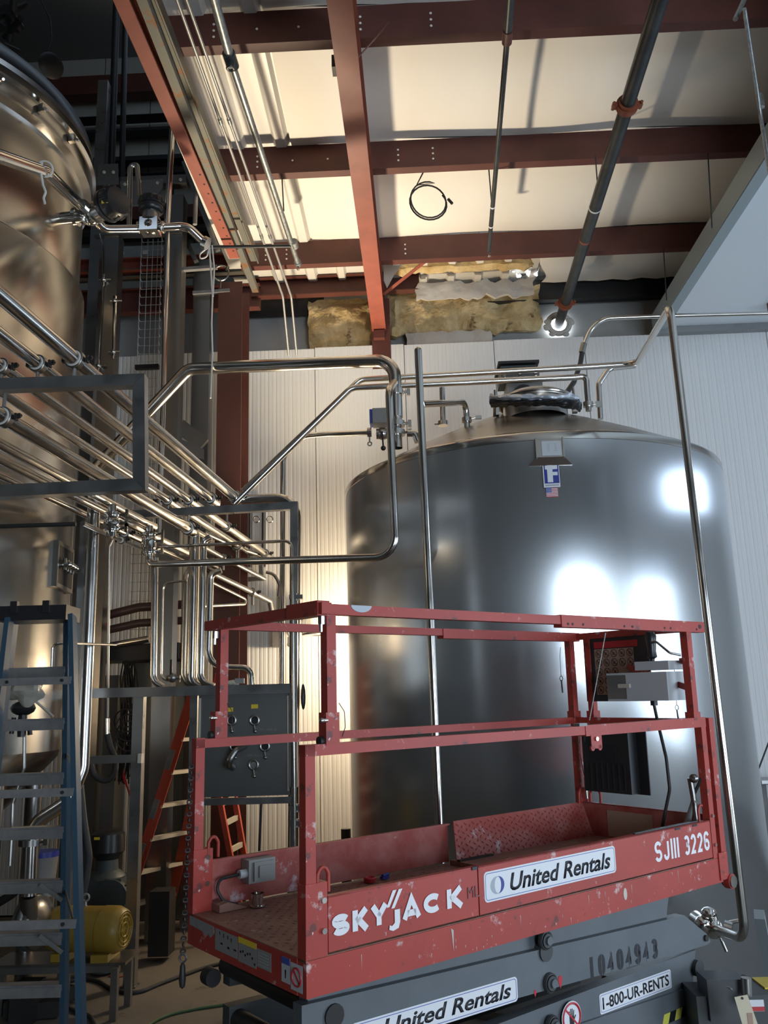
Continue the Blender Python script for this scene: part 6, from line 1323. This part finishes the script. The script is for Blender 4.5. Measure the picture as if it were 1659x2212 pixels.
# ------------------------------------------------------------------ pump, yellow motor, gear motor, floor clutter
my = 6.55
t = thing('pump_motor', 'yellow electric motor with a lifting eye on a low metal stand', 'motor', PZ(210, 2165, 0))
ax = V((.985, -.17, 0)); c1 = PY(270, 2008, 6.45); c0 = c1 - ax * .56; R0 = .150
obj('housing', B().lathe([(.06, 0), (R0 * .95, .02), (R0, .05), (R0, .40), (R0 + .004, .405), (R0 + .004, .50), (R0 * .9, .545), (R0 * .80, .56), (R0 * .78, .552), (.04, .552), (.001, .552)], c0, ax, n=40), 'motor', t)
g = obj('fan_grille', B().ring(c0 + ax * .556, ax, .045, .006, 24, 6).ring(c0 + ax * .556, ax, .08, .005, 28, 6).ring(c0 + ax * .556, ax, .105, .005, 28, 6), 'motor', t)
for k in range(8): d = V((0, 0, 1)); R_ = Matrix.Rotation(k * pi / 4, 3, ax); obj('grille_spoke', B().beam(c0 + ax * .556 + R_ @ d * .02, c0 + ax * .556 + R_ @ d * .11, .005, .005, ax), 'motor', g, smooth=False)
q = c0 + ax * .25 + V((0, 0, R0)); obj('lifting_eye', B().cyl(q, q + V((0, 0, .03)), .010).ring(q + V((0, 0, .055)), (0, 1, 0), .024, .007, 20, 8), 'galv', t)
for f_ in (.12, .42): obj('mounting_foot', B().box(c0 + ax * f_ + V((0, 0, -R0 - .01)), (.12, .26, .05)), 'motor', t, smooth=False, bevel=.006)
st_z = (c0 + ax * .3).z - R0 - .035
t2 = thing('motor_stand', 'low grey metal stand under the yellow motor', 'stand', PZ(210, 2165, 0))
obj('top_plate', B().box(c0 + ax * .12 + V((0, 0, -R0 - .045)), (.95, .34, .018)), 'satin', t2, smooth=False)
for dx, dy in ((-.30, -.15), (.55, -.15), (-.30, .15), (.55, .15)):
    q = c0 + ax * dx + V((0, dy, 0)); obj('leg', B().box((q.x, q.y, (st_z - .02) / 2), (.045, .045, st_z - .02)), 'frame', t2, smooth=False)
obj('rail', B().box(c0 + ax * .12 + V((0, -.15, -R0 - .075)), (.86, .04, .045)), 'frame', t2, smooth=False)
t = thing('centrifugal_pump', 'dark centrifugal pump with a volute left of the yellow motor', 'pump', PZ(60, 2100, 0))
q = PY(62, 1995, 6.3); obj('volute', B().cyl(q + V((-.04, .05, 0)), q + V((.06, .03, 0)), .17, n=32).ring(q + V((.01, .04, 0)), (1, -.2, 0), .15, .035, 32, 10), 'frame', t)
obj('cover', B().lathe([(.001, .04), (.05, .035), (.10, .02), (.14, 0), (.15, -.02)], q + V((.07, .02, 0)), (1, -.2, 0), n=28), 'satin', t)
obj('outlet', B().cyl(PY(62, 1935, 6.2), PY(64, 1985, 6.25), .055), 'satin', t)
obj('shaft', B().cyl(q + V((.06, .03, 0)), c0, .05), 'satin', t); obj('pedestal', B().box((q.x, q.y + .05, .12), (.16, .2, .24)), 'dark', t, smooth=False)
t = thing('gear_motor', 'black-capped gear motor standing behind the yellow motor', 'motor', PY(235, 1980, 7.4))
q = PY(232, 1835, 7.4); zz = PY(232, 1792, 7.4).z; z2 = PY(232, 1850, 7.4).z
obj('cap', B().lathe([(.001, zz), (.10, zz - .005), (.135, zz - .03), (.14, z2 + .04), (.10, z2), (.09, z2 - .02)], (q.x, q.y, 0), n=28), 'black', t); obj('label', B().box(V((q.x - .04, q.y - .142, zz - .05)), (.045, .006, .02)), 'yellow', t, smooth=False)
obj('neck', B().lathe([(.085, z2), (.095, z2 - .10), (.14, z2 - .13), (.16, z2 - .16)], (q.x, q.y, 0), n=24), 'gearcap', t)
obj('gearbox', B().box((q.x, q.y, z2 - .32), (.34, .30, .34)).cyl((q.x + .10, q.y - .18, z2 - .28), (q.x + .10, q.y - .12, z2 - .28), .13, n=28).cyl((q.x, q.y, z2 - .49), (q.x, q.y, .02), .10), 'gearcap', t, smooth=True)
for k in range(4): obj('fin', B().box((q.x + .19, q.y - .02, z2 - .20 - k * .045), (.05, .26, .012)), 'gearcap', t, smooth=False)
q = PY(92, 1880, 6.9); t = thing('white_bucket', 'white and blue bucket behind the pump pipe', 'bucket', q - V((0, 0, .2)))
obj('pail', B().lathe([(.09, -.18), (.11, .10), (.115, .11), (.10, .11)], q, n=24), 'conduit', t); obj('lid', B().cyl(q + V((0, 0, .10)), q + V((0, 0, .14)), .115, n=24), 'blue', t)
for pts, y, r_, m, lab in (([(172, 1690), (180, 1770), (192, 1850), (185, 1900), (172, 1960)], 6.9, .03, 'rubber', 'thick grey hose sagging behind the right rail of the blue ladder'), ([(52, 1405 + 500), (30, 1930), (-20, 1960)], 6.6, .03, 'dark', 'dark hose beside the pump at the left edge')):
    one('rubber_hose', B().tube([PY(px, py, y) for px, py in pts], r_, .2, 10), m, lab, 'hose')
def floor_line(pts, r_, m, name, lab): one(name, B().tube([PZ(px, py, r_ + .001) for px, py in pts], r_, .4, 8), m, lab, 'cable')
floor_line([(60, 2150), (120, 2125), (180, 2112), (215, 2120), (240, 2137), (275, 2145), (305, 2142), (345, 2125), (385, 2110), (440, 2090), (520, 2070)], .014, 'rubber', 'floor_cable', 'thick black cable snaking across the concrete toward the lift')
floor_line([(300, 2232), (335, 2205), (370, 2190), (430, 2178), (500, 2168)], .009, 'floorgreen' if 'floorgreen' in M else 'gearcap', 'thin_cable', 'thin green cable on the floor under the lift')
floor_line([(130, 2160), (150, 2178), (180, 2188), (200, 2200), (206, 2225)], .014, 'rubber', 'short_cable', 'short black cable curling on the floor beside the ladder foot')
floor_line([(235, 2108), (252, 2111), (268, 2108)], .006, 'ladorange', 'orange_string', 'little orange string on the floor by the stand foot')
one('clear_bin', B().box(PZ(350, 1990, .3), (.17, .2, .5)), 'dark', 'dark upright bin on the floor right of the stand foot', 'bin', smooth=False)
b = B(); rnd = random.Random(15)
for k in range(5): b.box(PZ(30 + k * 22, 2150 + (k % 2) * 25, .06) , (.22, .16, .10), Matrix.Rotation(rnd.random(), 3, 'Z'))
one('floor_blocks', b, 'dark', 'low dark blocks and scraps on the floor at the lower left', 'debris', smooth=False)
# right wall box
q = PY(1652, 1722, 8.9); b = B(); b.box(q + V((.15, 0, -.12)), (.36, .3, .5)); t = one('wall_tank', b, 'ctrl', 'pale rounded box against the wall at the right edge behind the tank', 'box', smooth=False, bevel=.05)
obj('shelf', B().box(q + V((.12, -.05, .16)), (.45, .4, .03)), 'frame', t, smooth=False); obj('cord', B().tube([q + V((-.08, 0, .16)), q + V((.15, 0, .60))], .008, 0, 6), 'dark', t)
